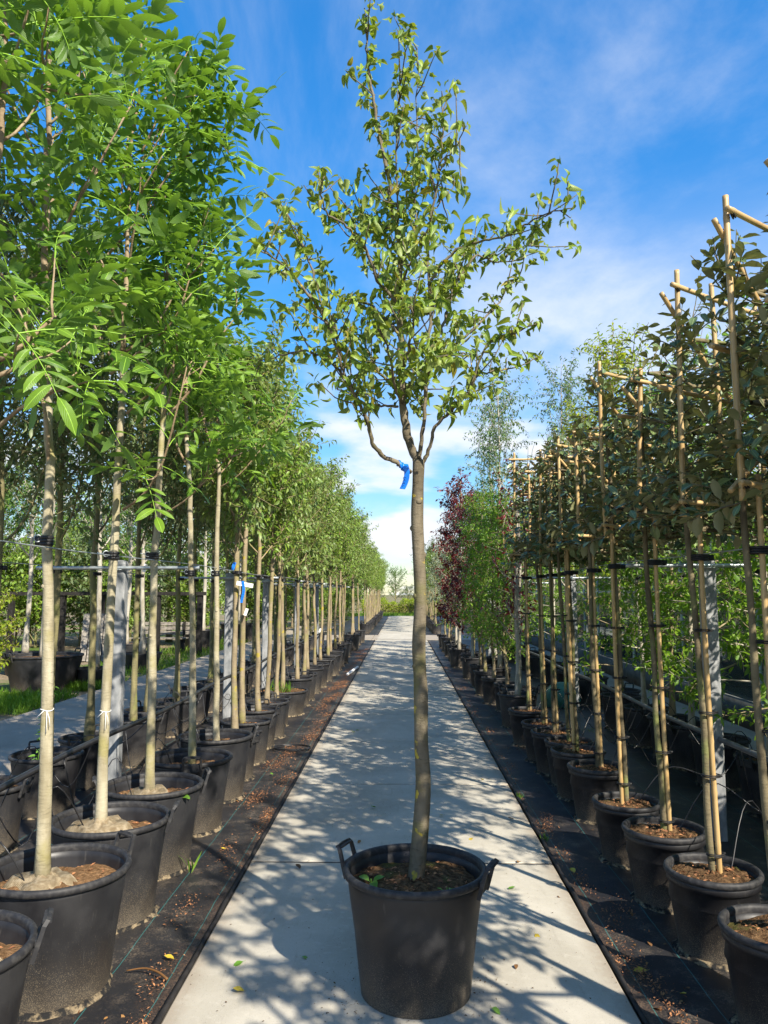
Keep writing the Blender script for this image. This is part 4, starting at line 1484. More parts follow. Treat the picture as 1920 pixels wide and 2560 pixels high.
def bamboo(L, r0, seed):
    r_ = rs(seed)
    n = max(6, int(L / .02))
    zz = np.linspace(0, L, n)
    node = r_.uniform(.2, .27)
    ph = r_.uniform(0, node)
    dist = np.abs(((zz + ph) % node) - node / 2)
    rad = r0 * (1 + .16 * np.exp(-((node / 2 - dist) / .009) ** 2) * 0 + .17 * np.exp(-(dist / .008) ** 2))
    rad = rad * np.linspace(1.03, .95, n)
    bow = r_.normal(0, .004, 2)
    P = np.column_stack([bow[0] * np.sin(zz / L * 3.1), bow[1] * np.sin(zz / L * 3.1), zz])
    return MB().tube(P, rad, 9).mesh('bamboo_pole', 'bamboo')


BAM = {}


def pole(parent, p, q, r0=.0138, key=None):
    p, q = np.asarray(p, float), np.asarray(q, float)
    L = np.linalg.norm(q - p)
    kk = (round(L, 2), r0, int(p[0] * 997) % 2)
    if kk not in BAM:
        BAM[kk] = bamboo(round(L, 2), r0, len(BAM) + 3)
    o = link('bamboo_pole', BAM[kk], parent, p)
    o.rotation_mode = 'QUATERNION'
    o.rotation_quaternion = Vector(q - p).to_track_quat('Z', 'Y')
    return o


def cable_tie_mesh():
    b = MB()
    a = np.linspace(0, 2 * np.pi, 13)
    for dz in (-.004, .004):
        b.tube(np.column_stack([.026 * np.cos(a), .020 * np.sin(a), np.full(13, dz)]), .0032, 4, cap=False)
    b.box((.026, 0, 0), (.012, .008, .01))
    return b.mesh('cable_tie', 'black_rubber')


CT = cable_tie_mesh()
ELAM = [tmpl_mesh(t, 'elaeagnus_leaf', 'elaeagnus_leaf') for t in LEAF_ELA]


def ela_panel(seed, nt):
    """twigs and leaves of one trained panel, in the panel's own frame (u along the panel, v across, z up)"""
    r_ = rs(seed)
    wood = MB()
    LPp, LDp = [], []
    for i in range(nt):
        z = r_.uniform(2.02, 3.06) if i % 5 else r_.uniform(2.0, 2.3)
        u0 = r_.uniform(-.14, .74)
        v0 = r_.uniform(-.06, .06)
        d = np.array((r_.normal(0, .5), r_.choice((-1, 1)) * r_.uniform(.4, 1), r_.uniform(-.25, .5)))
        P = grow((u0, v0, z), d, r_.uniform(.14, .32), 4, .05, .14, r_)
        wood.tube(P, np.linspace(.004, .0018, 5), 4, cap=False)
        a_, d_ = leaves_along(P, .03, 1, r_, .0, .8, .05)
        LPp.append(a_)
        LDp.append(d_)
    for k in range(5):           # trained arms
        z = 2.1 + .25 * k
        P = grow((.05, 0, z - .08), (-.6 if k % 2 else .6, 0, .1), .2 if k % 2 else .68, 6, 0, .06, r_)
        wood.tube(P, np.linspace(.011, .005, 7), 6, cap=False)
        P = grow((.05, 0, z - .08), (.6, 0, .08), .7, 6, 0, .06, r_)
        wood.tube(P, np.linspace(.011, .005, 7), 6, cap=False)
    for k in range(7):           # shoots past the top of the frame
        P = grow((r_.uniform(-.1, .7), r_.uniform(-.1, .1), 2.98), (r_.normal(0, .3), r_.normal(0, .3), 1), r_.uniform(.2, .36), 4, .1, .1, r_)
        wood.tube(P, np.linspace(.004, .0018, 5), 4, cap=False)
        a_, d_ = leaves_along(P, .035, 1, r_, .0, .9, 0)
        LPp.append(a_)
        LDp.append(d_)
    LPp, LDp = np.concatenate(LPp), np.concatenate(LDp)
    LDp = unit(LDp * np.array((1, 1, .6)) + np.array((0, 0, -.05)))
    return wood, LPp, LDp, frames(LDp, r_, .33), r_.uniform(.06, .1, len(LPp)), r_


PANEL = []
for s in range(3):
    wood, lp, ld, Rr, sz, r_ = ela_panel(300 + s, 135)
    full = scatter(LEAF_ELA, lp, Rr, sz, r_, 'ela_crown', 'elaeagnus_leaf')
    order = np.argsort(lp[:, 1] * 1.0 + lp[:, 0] * .35 - sz * 2)
    fr_, bk = order[:300], order[300:]
    rest = scatter(LEAF_ELA, lp[bk], Rr[bk], sz[bk], r_, 'ela_crown', 'elaeagnus_leaf')
    PANEL.append((wood.mesh('twigs', 'elaeagnus_bark'), full, rest, lp[fr_], Rr[fr_], sz[fr_]))
    print('panel leaves', len(lp))

Rrow = [  # x, y, panel angle, trunk top pixel x (None: upright)
    (1.5, .85, .3), (1.5, 1.55, .35), (1.5, 2.1, .3), (1.5, 2.68, .3),
    (1.50, 3.25, .62), (1.50, 3.905, .58), (1.477, 4.526, .5), (1.456, 5.18, .55), (1.502, 6.094, .4), (1.49, 6.713, .5), (1.516, 7.16, .3), (1.47, 7.604, .42), (1.46, 8.134, .3), (1.443, 8.98, .02)]
r = rs(301)
vis = 0
for i, (x, y, ang) in enumerate(Rrow):
    near = 3.0 < y < 5.5
    seen = y > 3.0
    vis += seen
    o_ = ORD[vis - 1] if seen else None
    base_lab = ('%s bamboo framed tree with dark leaves, counting towards the purple beeches' % ORD[vis - 1]) if seen else 'bamboo framed tree with dark leathery leaves past the open end of its row'
    pot_lab = ('%s ribbed black pot of the bamboo framed row, counting towards the beeches' % ORD[vis - 1]) if seen else 'ribbed black pot past the open end of the bamboo framed row'
    place_pot('ribbed', pot_lab, x, y, 0, r.uniform(0, 6), 'ribbed pots of the bamboo framed row', s=1.0 + r.uniform(-.03, .03), chips=seen, sand=seen)
    z0 = RIB - .02
    t = thing('trained_tree', base_lab, 'tree', (x, y, z0), 0, 'bamboo framed trees along the path')
    # trunk with its support cane
    wob_ = np.cumsum(r.normal(0, .008, (9, 2)), 0)
    wob_ -= wob_[0]
    zz = np.linspace(-.02, 3.0 - z0, 9)
    TPm = smooth_line(np.column_stack([wob_[:, 0] - .012 * zz, wob_[:, 1], zz]), 24)
    tb = MB().tube(TPm, np.linspace(.0185, .012, 24) * (1 + r.normal(0, .06, 24)), 8)
    tb.v[0] += 0
    trunk = link('trunk', tb.mesh('trained_trunk', 'elaeagnus_bark'), t)
    sdx = r.choice((-1, 1)) * .031
    pole(t, (sdx, -.012, -.03), (sdx * .8 - .02, -.012, 2.2 - z0), .0128)
    if seen:
        for h in (.12, .45, .8, 1.15):
            link('cable_tie', CT, t, (sdx * .5 - .012 * h, -.008, h + r.uniform(-.04, .04)), (0, 0, r.uniform(-.3, .3)), (1.6, 1.6, 1))
    link('tree_tie', TIE, t, (sdx * .5 - .015, -.006, 1.88 - z0), (0, 0, .3), (1.15, .95, .85))
    # panel
    ca, sa = math.cos(ang), math.sin(ang)

    def pl(u_, v_, z_):
        return (-.03 + u_ * ca - v_ * sa, u_ * sa + v_ * ca, z_ - z0)
    ztop = (3.30 if y < 3.5 else 3.24 if y < 4.2 else 3.0 if y < 4.8 else 3.14 if y < 5.5 else 3.3 if y > 8.5 else 3.0) + r.uniform(-.06, .06)
    wv_, fu_, re_, nlp, nR, nsz = PANEL[i % 3]
    us = (-.10, .25, .60)
    for k, u_ in enumerate(us):
        tl_ = r.normal(0, .02)
        pole(t, pl(u_, -.03, 2.08), pl(u_ + tl_, -.03 + r.normal(0, .01), ztop + .07))
    pole(t, pl(-.155, -.057, ztop - .02), pl(.70, -.057, ztop - .02 + r.normal(0, .015)), .0125)
    pole(t, pl(-.155, -.057, 2.15), pl(.70, -.057, 2.15 + r.normal(0, .015)), .0125)
    pole(t, pl(-.17, -.003, ztop - .05), pl(.62, -.003, ztop - .74), .0118)
    pole(t, pl(-.14, .0, 2.12), pl(.62, .0, 2.62), .0118)
    pole(t, pl(-.15, .05, 2.75), pl(.70, .05, 2.75), .0125)
    if seen:
        for u_ in us:
            for z_ in (ztop - .02, 2.15):
                o = link('cable_tie', CT, t, pl(u_, -.045, z_), (math.radians(70), 0, ang + .4), 1.15)
    Mz = (0, 0, ang)
    off_ = (-.03, 0, -z0)
    link('branch_arms', wv_, t, off_, Mz)
    kz = 1.0 if near or not seen or y > 8.5 else r.uniform(.9, .97)
    if near:
        c = link('crown', re_, t, off_, Mz)
        RA = np.array([[ca, -sa, 0], [sa, ca, 0], [0, 0, 1]])
        leaf_objects(ELAM, nlp @ RA.T + np.array(off_), np.einsum('ij,mjk->mik', RA, nR), nsz, t, r)
    else:
        c = link('crown', fu_, t, (off_[0], 0, -z0 + 2.05 * (1 - kz)), Mz, (1, 1, kz))
    struct(c, 'stuff')
    weedy = r.uniform()

# further along the right row: beeches, hornbeams, birches
variant('beech', 'pale_bark', 'purple_leaf', .07, LEAF_ROW, seed=400, clear=.35, top=3.5, spread=.55, nlimb=30, ntwig=8, nleaf=.04, tr=.035, asc=.5, twig=.3, droop=.05, shape='column')
variant('beech1', 'pale_bark', 'purple_leaf', .07, LEAF_ROW, seed=401, clear=.7, top=3.2, spread=.42, nlimb=16, ntwig=3, nleaf=.07, tr=.034, asc=.6, twig=.28, droop=.05, shape='column')
variant('hornbeam', 'row_bark', 'hornbeam_leaf', .06, LEAF_ROW, seed=402, clear=.3, top=3.2, spread=.47, nlimb=28, ntwig=7, nleaf=.042, tr=.03, asc=.5, twig=.3, droop=.05, shape='column')
variant('greycol', 'row_bark', 'grey_leaf', .07, LEAF_ROW, seed=403, clear=.9, top=3.2, spread=.5, nlimb=20, ntwig=6, nleaf=.055, tr=.03, asc=.5, twig=.34, droop=.2, shape='column')
variant('birch', 'pale_bark', 'birch_leaf', .06, LEAF_ROW, seed=404, clear=1.4, top=5.5, spread=.85, nlimb=28, ntwig=7, nleaf=.055, tr=.035, asc=1.4, twig=.45, droop=.4, tw_up=-.12)
variant('maple_y', 'row_bark', 'yellow_leaf', .075, LEAF_ROW, seed=405, clear=1.4, top=4.8, spread=.85, nlimb=24, ntwig=8, nleaf=.048, tr=.035, asc=1.2, twig=.42)
variant('parrotia', 'row_bark', 'hornbeam_leaf', .075, LEAF_ROW, seed=406, clear=.35, top=3.9, spread=.72, nlimb=26, ntwig=7, nleaf=.06, tr=.032, asc=.22, twig=.34, droop=.0, up=.02, tw_up=0.0, shape='column')
variant('parrotia1', 'pale_bark', 'hornbeam_leaf', .075, LEAF_ROW, seed=407, clear=.5, top=3.6, spread=.7, nlimb=24, ntwig=7, nleaf=.06, tr=.03, asc=.22, twig=.34, droop=.0, up=.02, tw_up=0.0, shape='column')

far = [('beech1', 1.50, 10.15, 'medium', 'purple beech with bare pale stems next to the bamboo framed trees', 'purple_beech', 1.0),
       ('beech1', 1.62, 10.75, 'medium', 'second purple beech from the bamboo framed trees', 'purple_beech', .95),
       ('hornbeam', 1.55, 11.5, 'tall', 'bright green hornbeam column nearest the bamboo framed trees', 'hornbeam', .9),
       ('hornbeam', 1.45, 12.3, 'tall', 'second bright green hornbeam column from the bamboo framed trees', 'hornbeam', .95),
       ('hornbeam', 1.42, 13.3, 'tall', 'third bright green hornbeam column, leaves down to its pot', 'hornbeam', 1.0),
       ('hornbeam', 1.45, 14.4, 'tall', 'fourth bright green hornbeam column, next to the dense beeches', 'hornbeam', 1.05),
       ('beech', 1.45, 15.8, 'medium', 'dense dark purple beech column next to the hornbeams', 'purple_beech', 1.0),
       ('greycol', 1.55, 16.9, 'medium', 'silvery grey leaved tree between two purple beeches', 'grey_leaf_tree', 1.05),
       ('beech', 1.35, 18.2, 'medium', 'dense dark purple beech column beside the silvery tree', 'purple_beech', 1.2),
       ('beech', 1.40, 19.8, 'medium', 'dense dark purple beech column, last before the far grey leaved trees', 'purple_beech', 1.1),
       ('hornbeam', 1.35, 21.3, 'tall', 'small green hornbeam column past the purple beeches', 'hornbeam', .8),
       ('greycol', 1.4, 23, 'medium', 'silvery grey leaved tree past the purple beeches', 'grey_leaf_tree', 1.0),
       ('greycol', 1.4, 24.6, 'medium', 'silvery grey leaved tree nearest the cross path', 'grey_leaf_tree', .95),
       ('birch', 1.75, 13.9, 'tall', 'tall airy birch rising behind the green hornbeams', 'birch', 1.0),
       ('birch', 1.95, 16.2, 'tall', 'tall airy birch rising behind the purple beeches', 'birch', .98),
       ('birch', 2.85, 13.4, 'tall', 'tall airy birch in the greenhouse side row', 'birch', 1.0),
       ('maple_y', 2.95, 10.6, 'medium', 'tall yellow green maple rising above the bamboo frames', 'maple', 1.04),
       ('maple_y', 2.95, 12.2, 'medium', 'second yellow green maple, further from the bamboo frames', 'maple', .9)]
r = rs(410)
for kd, x, y, pk, lab, nm, s in far:
    place_pot(pk, 'black pot of the ' + lab, x, y, 0, r.uniform(0, 6), 'pots past the bamboo framed row', chips=False)
    place_tree(kd, nm, lab, 'tree', x, y, POTS[pk]['z'] - .02, r.uniform(0, 6), s, None)
for i, y in enumerate(np.arange(33.3, 58, 1.5)):
    place_pot('medium', 'black pot in the tree row past the cross path, on the beech side', 1.5, y, 0, r.uniform(0, 6), 'far pots on the beech side', False, chips=False)
    place_tree(['greycol', 'pear_b0', 'olive1', 'pear_a1'][i % 4], 'row_tree', 'tree in the row past the cross path, on the beech side', 'tree', 1.5, y, .34, r.uniform(0, 6), .92, 'far trees on the beech side')
# second row on the right, by the greenhouse
r = rs(420)
R2 = [(2.95, 3.4), (2.9, 4.6), (2.88, 5.5), (2.9, 6.3), (2.86, 7.15), (2.87, 7.85), (2.84, 8.3), (2.78, 9.0), (2.8, 10.05), (2.85, 14.6), (2.85, 16), (2.85, 17.6), (2.85, 19.5), (2.85, 21.5), (2.85, 24)]
for i, (x, y) in enumerate(R2):
    o_ = ORD[i] if i < 12 else None
    place_pot('medium', ('%s plain black pot behind the bamboo framed row, counted from its open end' % o_) if o_ else 'plain black pot far along the greenhouse side row', x, y, 0, r.uniform(0, 6), 'pots of the greenhouse side row', chips=y < 9)
    lab = ('%s bright green layered tree behind the bamboo frames, counted from the open end' % o_) if o_ else 'bright green tree far along the greenhouse side row'
    place_tree(('parrotia', 'parrotia1')[i % 2], 'layered_tree', lab, 'tree', x, y, .34, r.uniform(0, 6), (1, 1, r.uniform(.92, 1.05)), 'bright green trees by the greenhouse', 1.88, math.pi)
tr_ = [(x + .12, y + .06, .38) for x, y, _ in Rrow if 2 < y < 10] + [(x - .1, y, .40) for x, y in R2 if y < 11]
pipe(2.235, .69, -1.5, 27.8, 'pipe_grey', 'long grey irrigation pipe running along the posts behind the bamboo framed row', 6, tr_)

# ------------------------------------------------------------------ greenhouse on the right
gh = thing('greenhouse', 'long glass greenhouse with thin white glazing bars and a grey plinth', 'greenhouse', (4.55, 0, 0))
link('plinth', MB().box((0, 13, .12), (.16, 34, .36)).mesh('plinth', 'plinth'), gh)
PANE = MB().box((0, 0, 0), (.006, 1.30, 1.40)).mesh('pane', 'glass', smooth=False)
BARV = MB().box((0, 0, 0), (.05, .035, 2.95)).mesh('glazing_bar', 'white_bar', smooth=False)
for i in range(25):
    y = -3.3 + 1.33 * i
    link('glazing_bar', BARV, gh, (0, y, 1.77))
    if i < 24:
        for zc_ in (1.01, 2.46):
            link('glass_pane', PANE, gh, (0, y + .665, zc_))
for z in (1.735, 3.2):
    link('rail', MB().box((0, 12.7, z), (.06, 33, .045)).mesh('rail', 'white_bar', smooth=False), gh)
Rm = np.array([[math.cos(.42), 0, -math.sin(.42)], [0, 1, 0], [math.sin(.42), 0, math.cos(.42)]])
for i in range(24):
    y = -3.3 + 1.33 * i
    link('roof_pane', MB().box((1.6, y + .665, 3.93), (3.4, 1.30, .006), Rm).mesh('roof_pane', 'glass', smooth=False) if i == 0 else bpy.data.meshes['roof_pane'], gh, (0, 0, 0) if i == 0 else (0, 1.33 * i, 0))
struct(sheet('greenhouse_floor', 4.7, 11, -4, 29, -.02, 'concrete'))
r = rs(500)
for i in range(9):
    place_tree(('hornbeam', 'olive0')[i % 2], 'indoor_plant', 'leafy green plant growing inside the glass greenhouse', 'plant', 5.9 + r.uniform(-.2, .5), 4 + 2.4 * i, -.02, r.uniform(0, 6), (.9, .9, .7), 'plants inside the greenhouse')

# ------------------------------------------------------------------ left background: tubs, fence, bench, grass, trees
variant('tubtree', 'pale_bark', 'belt_leaf', .085, LEAF_FAR, seed=430, clear=1.9, top=4.6, spread=1.3, nlimb=15, ntwig=8, nleaf=.07, tr=.06, asc=.8, twig=.5)
variant('belt0', 'moss_bark', 'belt_leaf', .15, LEAF_FAR, seed=431, clear=1.2, top=6.0, spread=2.1, nlimb=26, ntwig=9, nleaf=.11, tr=.11, asc=.5, twig=.9, shape='round')
variant('belt1', 'moss_bark', 'row_pear_leaf_bright', .15, LEAF_FAR, seed=432, clear=.8, top=4.6, spread=1.9, nlimb=26, ntwig=9, nleaf=.11, tr=.1, asc=.4, twig=.9, shape='round')
variant('belt2', 'row_bark', 'olive_leaf', .13, LEAF_FAR, seed=433, clear=.6, top=3.8, spread=1.6, nlimb=24, ntwig=9, nleaf=.1, tr=.09, asc=.4, twig=.8, shape='round')
variant('shrub_y', 'row_bark', 'yellow_leaf', .07, LEAF_FAR, seed=434, clear=.15, top=1.6, spread=.6, nlimb=16, ntwig=8, nleaf=.05, tr=.025, asc=.7, twig=.35, shape='round')
tubs = [(-6.55, 14.15, 1.25, 'huge grey tub next to the yellow shrub'), (-5.75, 14.55, .72, 'grey tub with weeds, set on soil beside the side path'), (-5.95, 17.75, .8, 'grey tub with dry stained side, past the weedy tub'),
        (-7.0, 19.6, 1.0, 'grey tub in front of the black fence'), (-6.3, 24.5, 1.2, 'wide grey tub beyond the wooden bench'), (-8.3, 17.0, .9, 'grey tub standing near the tilted boards'), (-5.9, 28.2, 1.3, 'large grey tub at the end of the grass strip'), (-9.2, 15.6, 1.1, 'grey tub holding the yellow shrub')]
r = rs(440)
for i, (x, y, s, lab) in enumerate(tubs):
    place_pot('tub', lab, x, y, -.06, r.uniform(0, 6), 'grey tubs beyond the side path', False, s, False)
    if i != 7:
        place_tree('tubtree', 'tub_tree', 'stout tree growing in the ' + lab, 'tree', x, y, .4 * s, r.uniform(0, 6), .8 + .25 * s, 'trees in grey tubs')
place_tree('shrub_y', 'yellow_shrub', 'yellow orange leaved shrub in a grey tub beyond the side path', 'shrub', -7.35, 13.6, -.06, 0, 1.05)
fence = thing('fence', 'black timber rail fence with square posts behind the grey tubs', 'fence', (0, 21.8, 0))
FP = MB().box((0, 0, .8), (.14, .14, 1.72)).mesh('fence_post', 'black_timber', smooth=False)
for x in (-13.8, -12.4, -11.1, -9.62, -8.5, -6.9, -5.7):
    link('fence_post', FP, fence, (x, 0, 0))
link('top_rail', MB().box((-9.75, -.02, 1.70), (8.4, .18, .10)).mesh('top_rail', 'black_timber', smooth=False), fence)
bench = thing('bench', 'grey plank bench with slatted back beyond the black fence', 'bench', (-7.2, 22.9, -.06), -.1)
PL = MB().box((0, 0, 0), (1.7, .1, .035)).mesh('plank', 'grey_timber', smooth=False)
for k in range(4):
    link('seat_plank', PL, bench, (0, -.2 + .115 * k, .45))
for k in range(3):
    link('back_plank', PL, bench, (0, .24 + .02 * k, .6 + .13 * k), (math.radians(80), 0, 0))
LG = MB().box((0, 0, .22), (.07, .4, .44)).box((0, .22, .5), (.06, .06, .85)).mesh('leg', 'black_timber', smooth=False)
for x in (-.7, .7):
    link('leg', LG, bench, (x, 0, 0))
lean = thing('board_stack', 'tilted grey boards propped against each other on bare soil', 'boards', (-8.0, 20.4, -.06), .3)
LB = MB().box((0, 0, 0), (.16, 1.5, .03)).mesh('board', 'grey_timber', smooth=False)
for k in range(5):
    link('board', LB, lean, (-.36 + .18 * k, 0, .62), (math.radians(52 + (k % 2) * 2), 0, 0))
link('prop', MB().box((0, .45, .55), (.7, .06, 1.15)).mesh('prop', 'black_timber', smooth=False), lean)
tag(link('tarp_bag', MB().lathe([(.02, .36), (.14, .34), (.24, .24), (.28, .1), (.25, 0)], 14).mesh('tarp_bag', 'tarp_green'), None, (2.45, 12.0, 0)), 'crumpled green plastic bag lying behind the bamboo framed row', 'bag')

# tree belt far behind and along the sides
r = rs(450)
belt = []
for i in range(12):
    belt.append((-26 + i * 2.0 + r.uniform(-.5, .5), 27 + r.uniform(-1.5, 3), ('belt0', 'belt1', 'belt2')[i % 3], r.uniform(.85, 1.1)))
for i in range(8):
    belt.append((-14 - r.uniform(0, 4), 10 + i * 2.3, ('belt1', 'belt0')[i % 2], r.uniform(.8, 1.05)))
for i in range(9):
    belt.append((-3.6 - r.uniform(0, 3.5), 34 + i * 3.0, ('belt1', 'belt0', 'belt2')[i % 3], r.uniform(.75, 1.0)))
for i in range(9):
    belt.append((4.2 + r.uniform(0, 4), 34 + i * 3.0, ('belt2', 'belt0', 'belt1')[i % 3], r.uniform(.75, 1.0)))
for i in range(9):
    belt.append((-16 + i * 4.0 + r.uniform(-.8, .8), 74 + r.uniform(-2, 3), ('belt0', 'belt1')[i % 2], r.uniform(.9, 1.15)))
for i in range(14):
    belt.append((-40 + i * 3.1 + r.uniform(-.5, .5), 40 + r.uniform(-1.5, 3), ('belt0', 'belt1', 'belt0')[i % 3], r.uniform(1.15, 1.5)))
for i in range(10):
    belt.append((9 + i * 3.6 + r.uniform(-.5, .5), 50 + r.uniform(-1.5, 3), ('belt0', 'belt1', 'belt0')[i % 3], r.uniform(1.0, 1.3)))
belt = [q for q in belt if not (q[1] > 33 and abs(q[0]) < 3.4)]
for i in range(12):
    belt.append((-11 + i * 2.0 + r.uniform(-.3, .3), 96 + r.uniform(-2, 3), ('belt2', 'belt0')[i % 2], r.uniform(.6, .8)))
for x, y, kd, s in belt:
    nm = {'belt0': 'broad green tree', 'belt1': 'bright green bushy tree', 'belt2': 'dull olive bushy tree'}[kd]
    where = 'at the far end beyond the hedge' if y > 70 else 'in the far belt past the fence' if x < -8 and y > 36 else 'in the far belt past the greenhouse' if x > 8.2 else ('behind the black fence' if x < -8 and y > 25 else ('beyond the grey tubs' if x < -8 else ('past the cross path on the pear side' if x < 0 else 'past the cross path on the beech side')))
    place_tree(kd, 'background_tree', '%s standing %s' % (nm, where), 'tree', x, y, -.06, r.uniform(0, 6.28), s, '%s %s' % (nm, where))

variant('bush0', 'moss_bark', 'row_pear_leaf_bright', .13, LEAF_FAR, seed=435, clear=.12, top=2.7, spread=1.1, nlimb=24, ntwig=9, nleaf=.085, tr=.04, asc=.6, twig=.6, shape='round')
variant('bush1', 'moss_bark', 'olive_leaf', .12, LEAF_FAR, seed=436, clear=.12, top=3.1, spread=1.1, nlimb=24, ntwig=9, nleaf=.085, tr=.04, asc=.6, twig=.6, shape='round')
for i in range(19):
    kd = ('bush0', 'bush1', 'bush0')[i % 3]
    lab = '%s shrub growing behind the black fence' % ('bright yellow green' if kd == 'bush0' else 'dull olive')
    place_tree(kd, 'shrub', lab, 'shrub', -17.5 + i * .72 + r.uniform(-.2, .2), 24.4 + r.uniform(0, 2.2) + (3.5 if i > 15 else 0), -.06, r.uniform(0, 6), r.uniform(.85, 1.2), lab + ' group')
for i in range(12):
    kd = ('bush1', 'bush0')[i % 2]
    lab = '%s shrub past the cross path behind the tree rows' % ('bright yellow green' if kd == 'bush0' else 'dull olive')
    place_tree(kd, 'shrub', lab, 'shrub', (-3.7 if i % 2 else 3.6) - (i % 3) * .5 * (1 if i % 2 else -1), 33.5 + i * 2.1, -.06, r.uniform(0, 6), r.uniform(.85, 1.1), lab + ' group')

# hedge closing the path
hr = rs(460)
n = 9000
HP = np.column_stack([hr.uniform(-3.2, 3.2, n), hr.uniform(62, 64.2, n), np.abs(hr.beta(2, 1.3, n)) * 1.35])
HP[:, 2] *= .85 + .15 * np.sin(HP[:, 0] * 3) + .08 * np.sin(HP[:, 0] * 7.7)
HD = np.column_stack([hr.normal(0, 1, (n, 2)), hr.normal(.3, .6, n)])
hedge = thing('hedge', 'low yellow green hedge closing the far end of the path', 'hedge', (0, 0, 0))
struct(link('foliage', scatter(LEAF_FAR, HP, frames(HD, hr, .6), hr.uniform(.09, .16, n), hr, 'hedge_leaves', 'yellow_leaf'), hedge), 'stuff')
link('stems', MB().box((0, 63.1, .4), (6.2, 1.4, .9)).mesh('hedge_stems', 'moss_bark', smooth=False), hedge)


def grass(name, label, boxes, n, h, seed):
    g = rs(seed)
    Ps = []
    for (x0, x1, y0, y1, z) in boxes:
        Ps.append(np.column_stack([g.uniform(x0, x1, n), g.uniform(y0, y1, n), np.full(n, z)]))
    P = np.concatenate(Ps)
    D = np.column_stack([g.normal(0, .35, (len(P), 2)), np.ones(len(P))])
    o = link(name, scatter([leaf_template(1, .09, 3, .3, .3, .4), leaf_template(1, .07, 3, .2, .6, .4)], P, frames(D, g, .8, (0, 1, .2)), h * g.uniform(.5, 1.3, len(P)), g, name, 'grass_blade'))
    o['label'] = label
    return struct(o, 'stuff')


grass('grass', 'bright green grass growing between the side path and the grey tubs', [(-7.3, -5.42, 16, 30, -.06), (-7.6, -5.5, 11.2, 13.2, -.06), (-6.2, -5.4, 14.0, 15.2, -.06)], 5000, .17, 470)
grass('grass', 'far strip of green grass in front of the hedge', [(-6, 6, 58.5, 62.2, -.06)], 5000, .3, 471)
wide = [q for q in Lrow if q[2] == 'wide'][0]
grass('moss_tuft', 'tuft of green grass growing in the low wide pot', [(wide[0] - .15, wide[0] + .15, wide[1] - .25, wide[1] - .05, .31)], 60, .16, 472)
grass('grass', 'small green grass tufts rooted along the bamboo side of the path', [(.97, 1.0, 5.5, 5.6, 0), (.96, .99, 6.6, 6.65, 0), (2.2, 2.4, 9.7, 9.9, 0)], 26, .05, 473)
grass('grass', 'single green grass tuft at the foot of a walnut pot', [(-1.31, -1.28, 4.86, 4.9, 0)], 7, .13, 474)

# ------------------------------------------------------------------ litter
g = rs(480)


def litter(name, label, P, sizes, mat, seed, flat=.2):
    q = rs(seed)
    D = np.column_stack([q.normal(0, 1, (len(P), 2)), q.normal(0, flat, len(P))])
    o = link(name, scatter([leaf_template(1, .22, 2, .2, .1, .5), leaf_template(1, .1, 3, .2, .3, .5), leaf_template(1, .45, 3, .2, .15, .4)], P, frames(D, q, .3), sizes, q, name, mat))
    o['label'] = label
    return struct(o, 'stuff')


# drifts along the pear side of the path
cl = []
yy = 3.1
while yy < 24:
    n = int(g.uniform(150, 520))
    dens = .8 if yy < 6.5 else 1.7
    n = int(n * dens)
    cx_ = -1.02 - abs(g.normal(0, .05)) - (.0 if g.uniform() < .6 else .12)
    q = g.normal(0, 1, (n, 2)) * np.array((.035 if yy < 6.5 else .065, .13 if yy < 6.5 else .17)) + np.array((cx_, yy))
    cl.append(q)
    yy += g.uniform(.2, .8) if yy < 6.5 else g.uniform(.2, .75)
q = np.concatenate(cl)
q = q[q[:, 0] < -.985]
hgt = .006 + np.abs(g.normal(0, .008, len(q)))
litter('leaf_litter', 'rusty brown leaf litter drifted along the walnut side of the path', np.column_stack([q, hgt]), g.uniform(.006, .019, len(q)), 'litter_chip', 481, .3)
cl = []
for k in range(46):
    n = int(g.uniform(30, 160))
    yy = 3.2 + 15 * g.uniform() ** 1.4
    cl.append(g.normal(0, 1, (n, 2)) * np.array((.03, .12)) + np.array((1.0 + abs(g.normal(0, .07)), yy)))
q = np.concatenate(cl)
q = q[q[:, 0] > .985]
litter('leaf_litter', 'rusty brown leaf litter along the bamboo side of the path', np.column_stack([q, .006 + np.abs(g.normal(0, .006, len(q)))]), g.uniform(.006, .02, len(q)), 'litter_chip', 482, .3)
n = 900
q = np.column_stack([g.uniform(-3.2, -1.0, n), 3 + 14 * g.uniform(0, 1, n) ** 1.5, np.full(n, .004)])
litter('leaf_litter', 'scattered brown and yellow bits on the cloth among the walnut pots', q, g.uniform(.01, .03, n), 'dead_leaf', 483)
n = 700
q = np.column_stack([g.uniform(1.0, 3.2, n), 3 + 14 * g.uniform(0, 1, n) ** 1.5, np.full(n, .004)])
litter('leaf_litter', 'scattered brown bits on the cloth among the ribbed pots', q, g.uniform(.01, .03, n), 'dead_leaf', 484)
n = 1500
q = np.column_stack([np.clip(g.normal(0, .55, n), -.93, .93), 3 + 12 * g.uniform(0, 1, n) ** 1.6, np.full(n, .0165)])
litter('crumbs', 'tiny dark soil crumbs and twigs scattered over the concrete path', q, g.uniform(.004, .013, n), 'soil', 485)
n = 420
a = g.uniform(0, 6.28, n)
rr_ = .25 + np.abs(g.normal(0, .1, n))
q = np.column_stack([CX + rr_ * np.cos(a), CY + rr_ * np.sin(a), np.full(n, .0165)])
litter('crumbs', 'dark soil crumbs spilled round the lone pot', q, g.uniform(.004, .014, n), 'soil', 486)
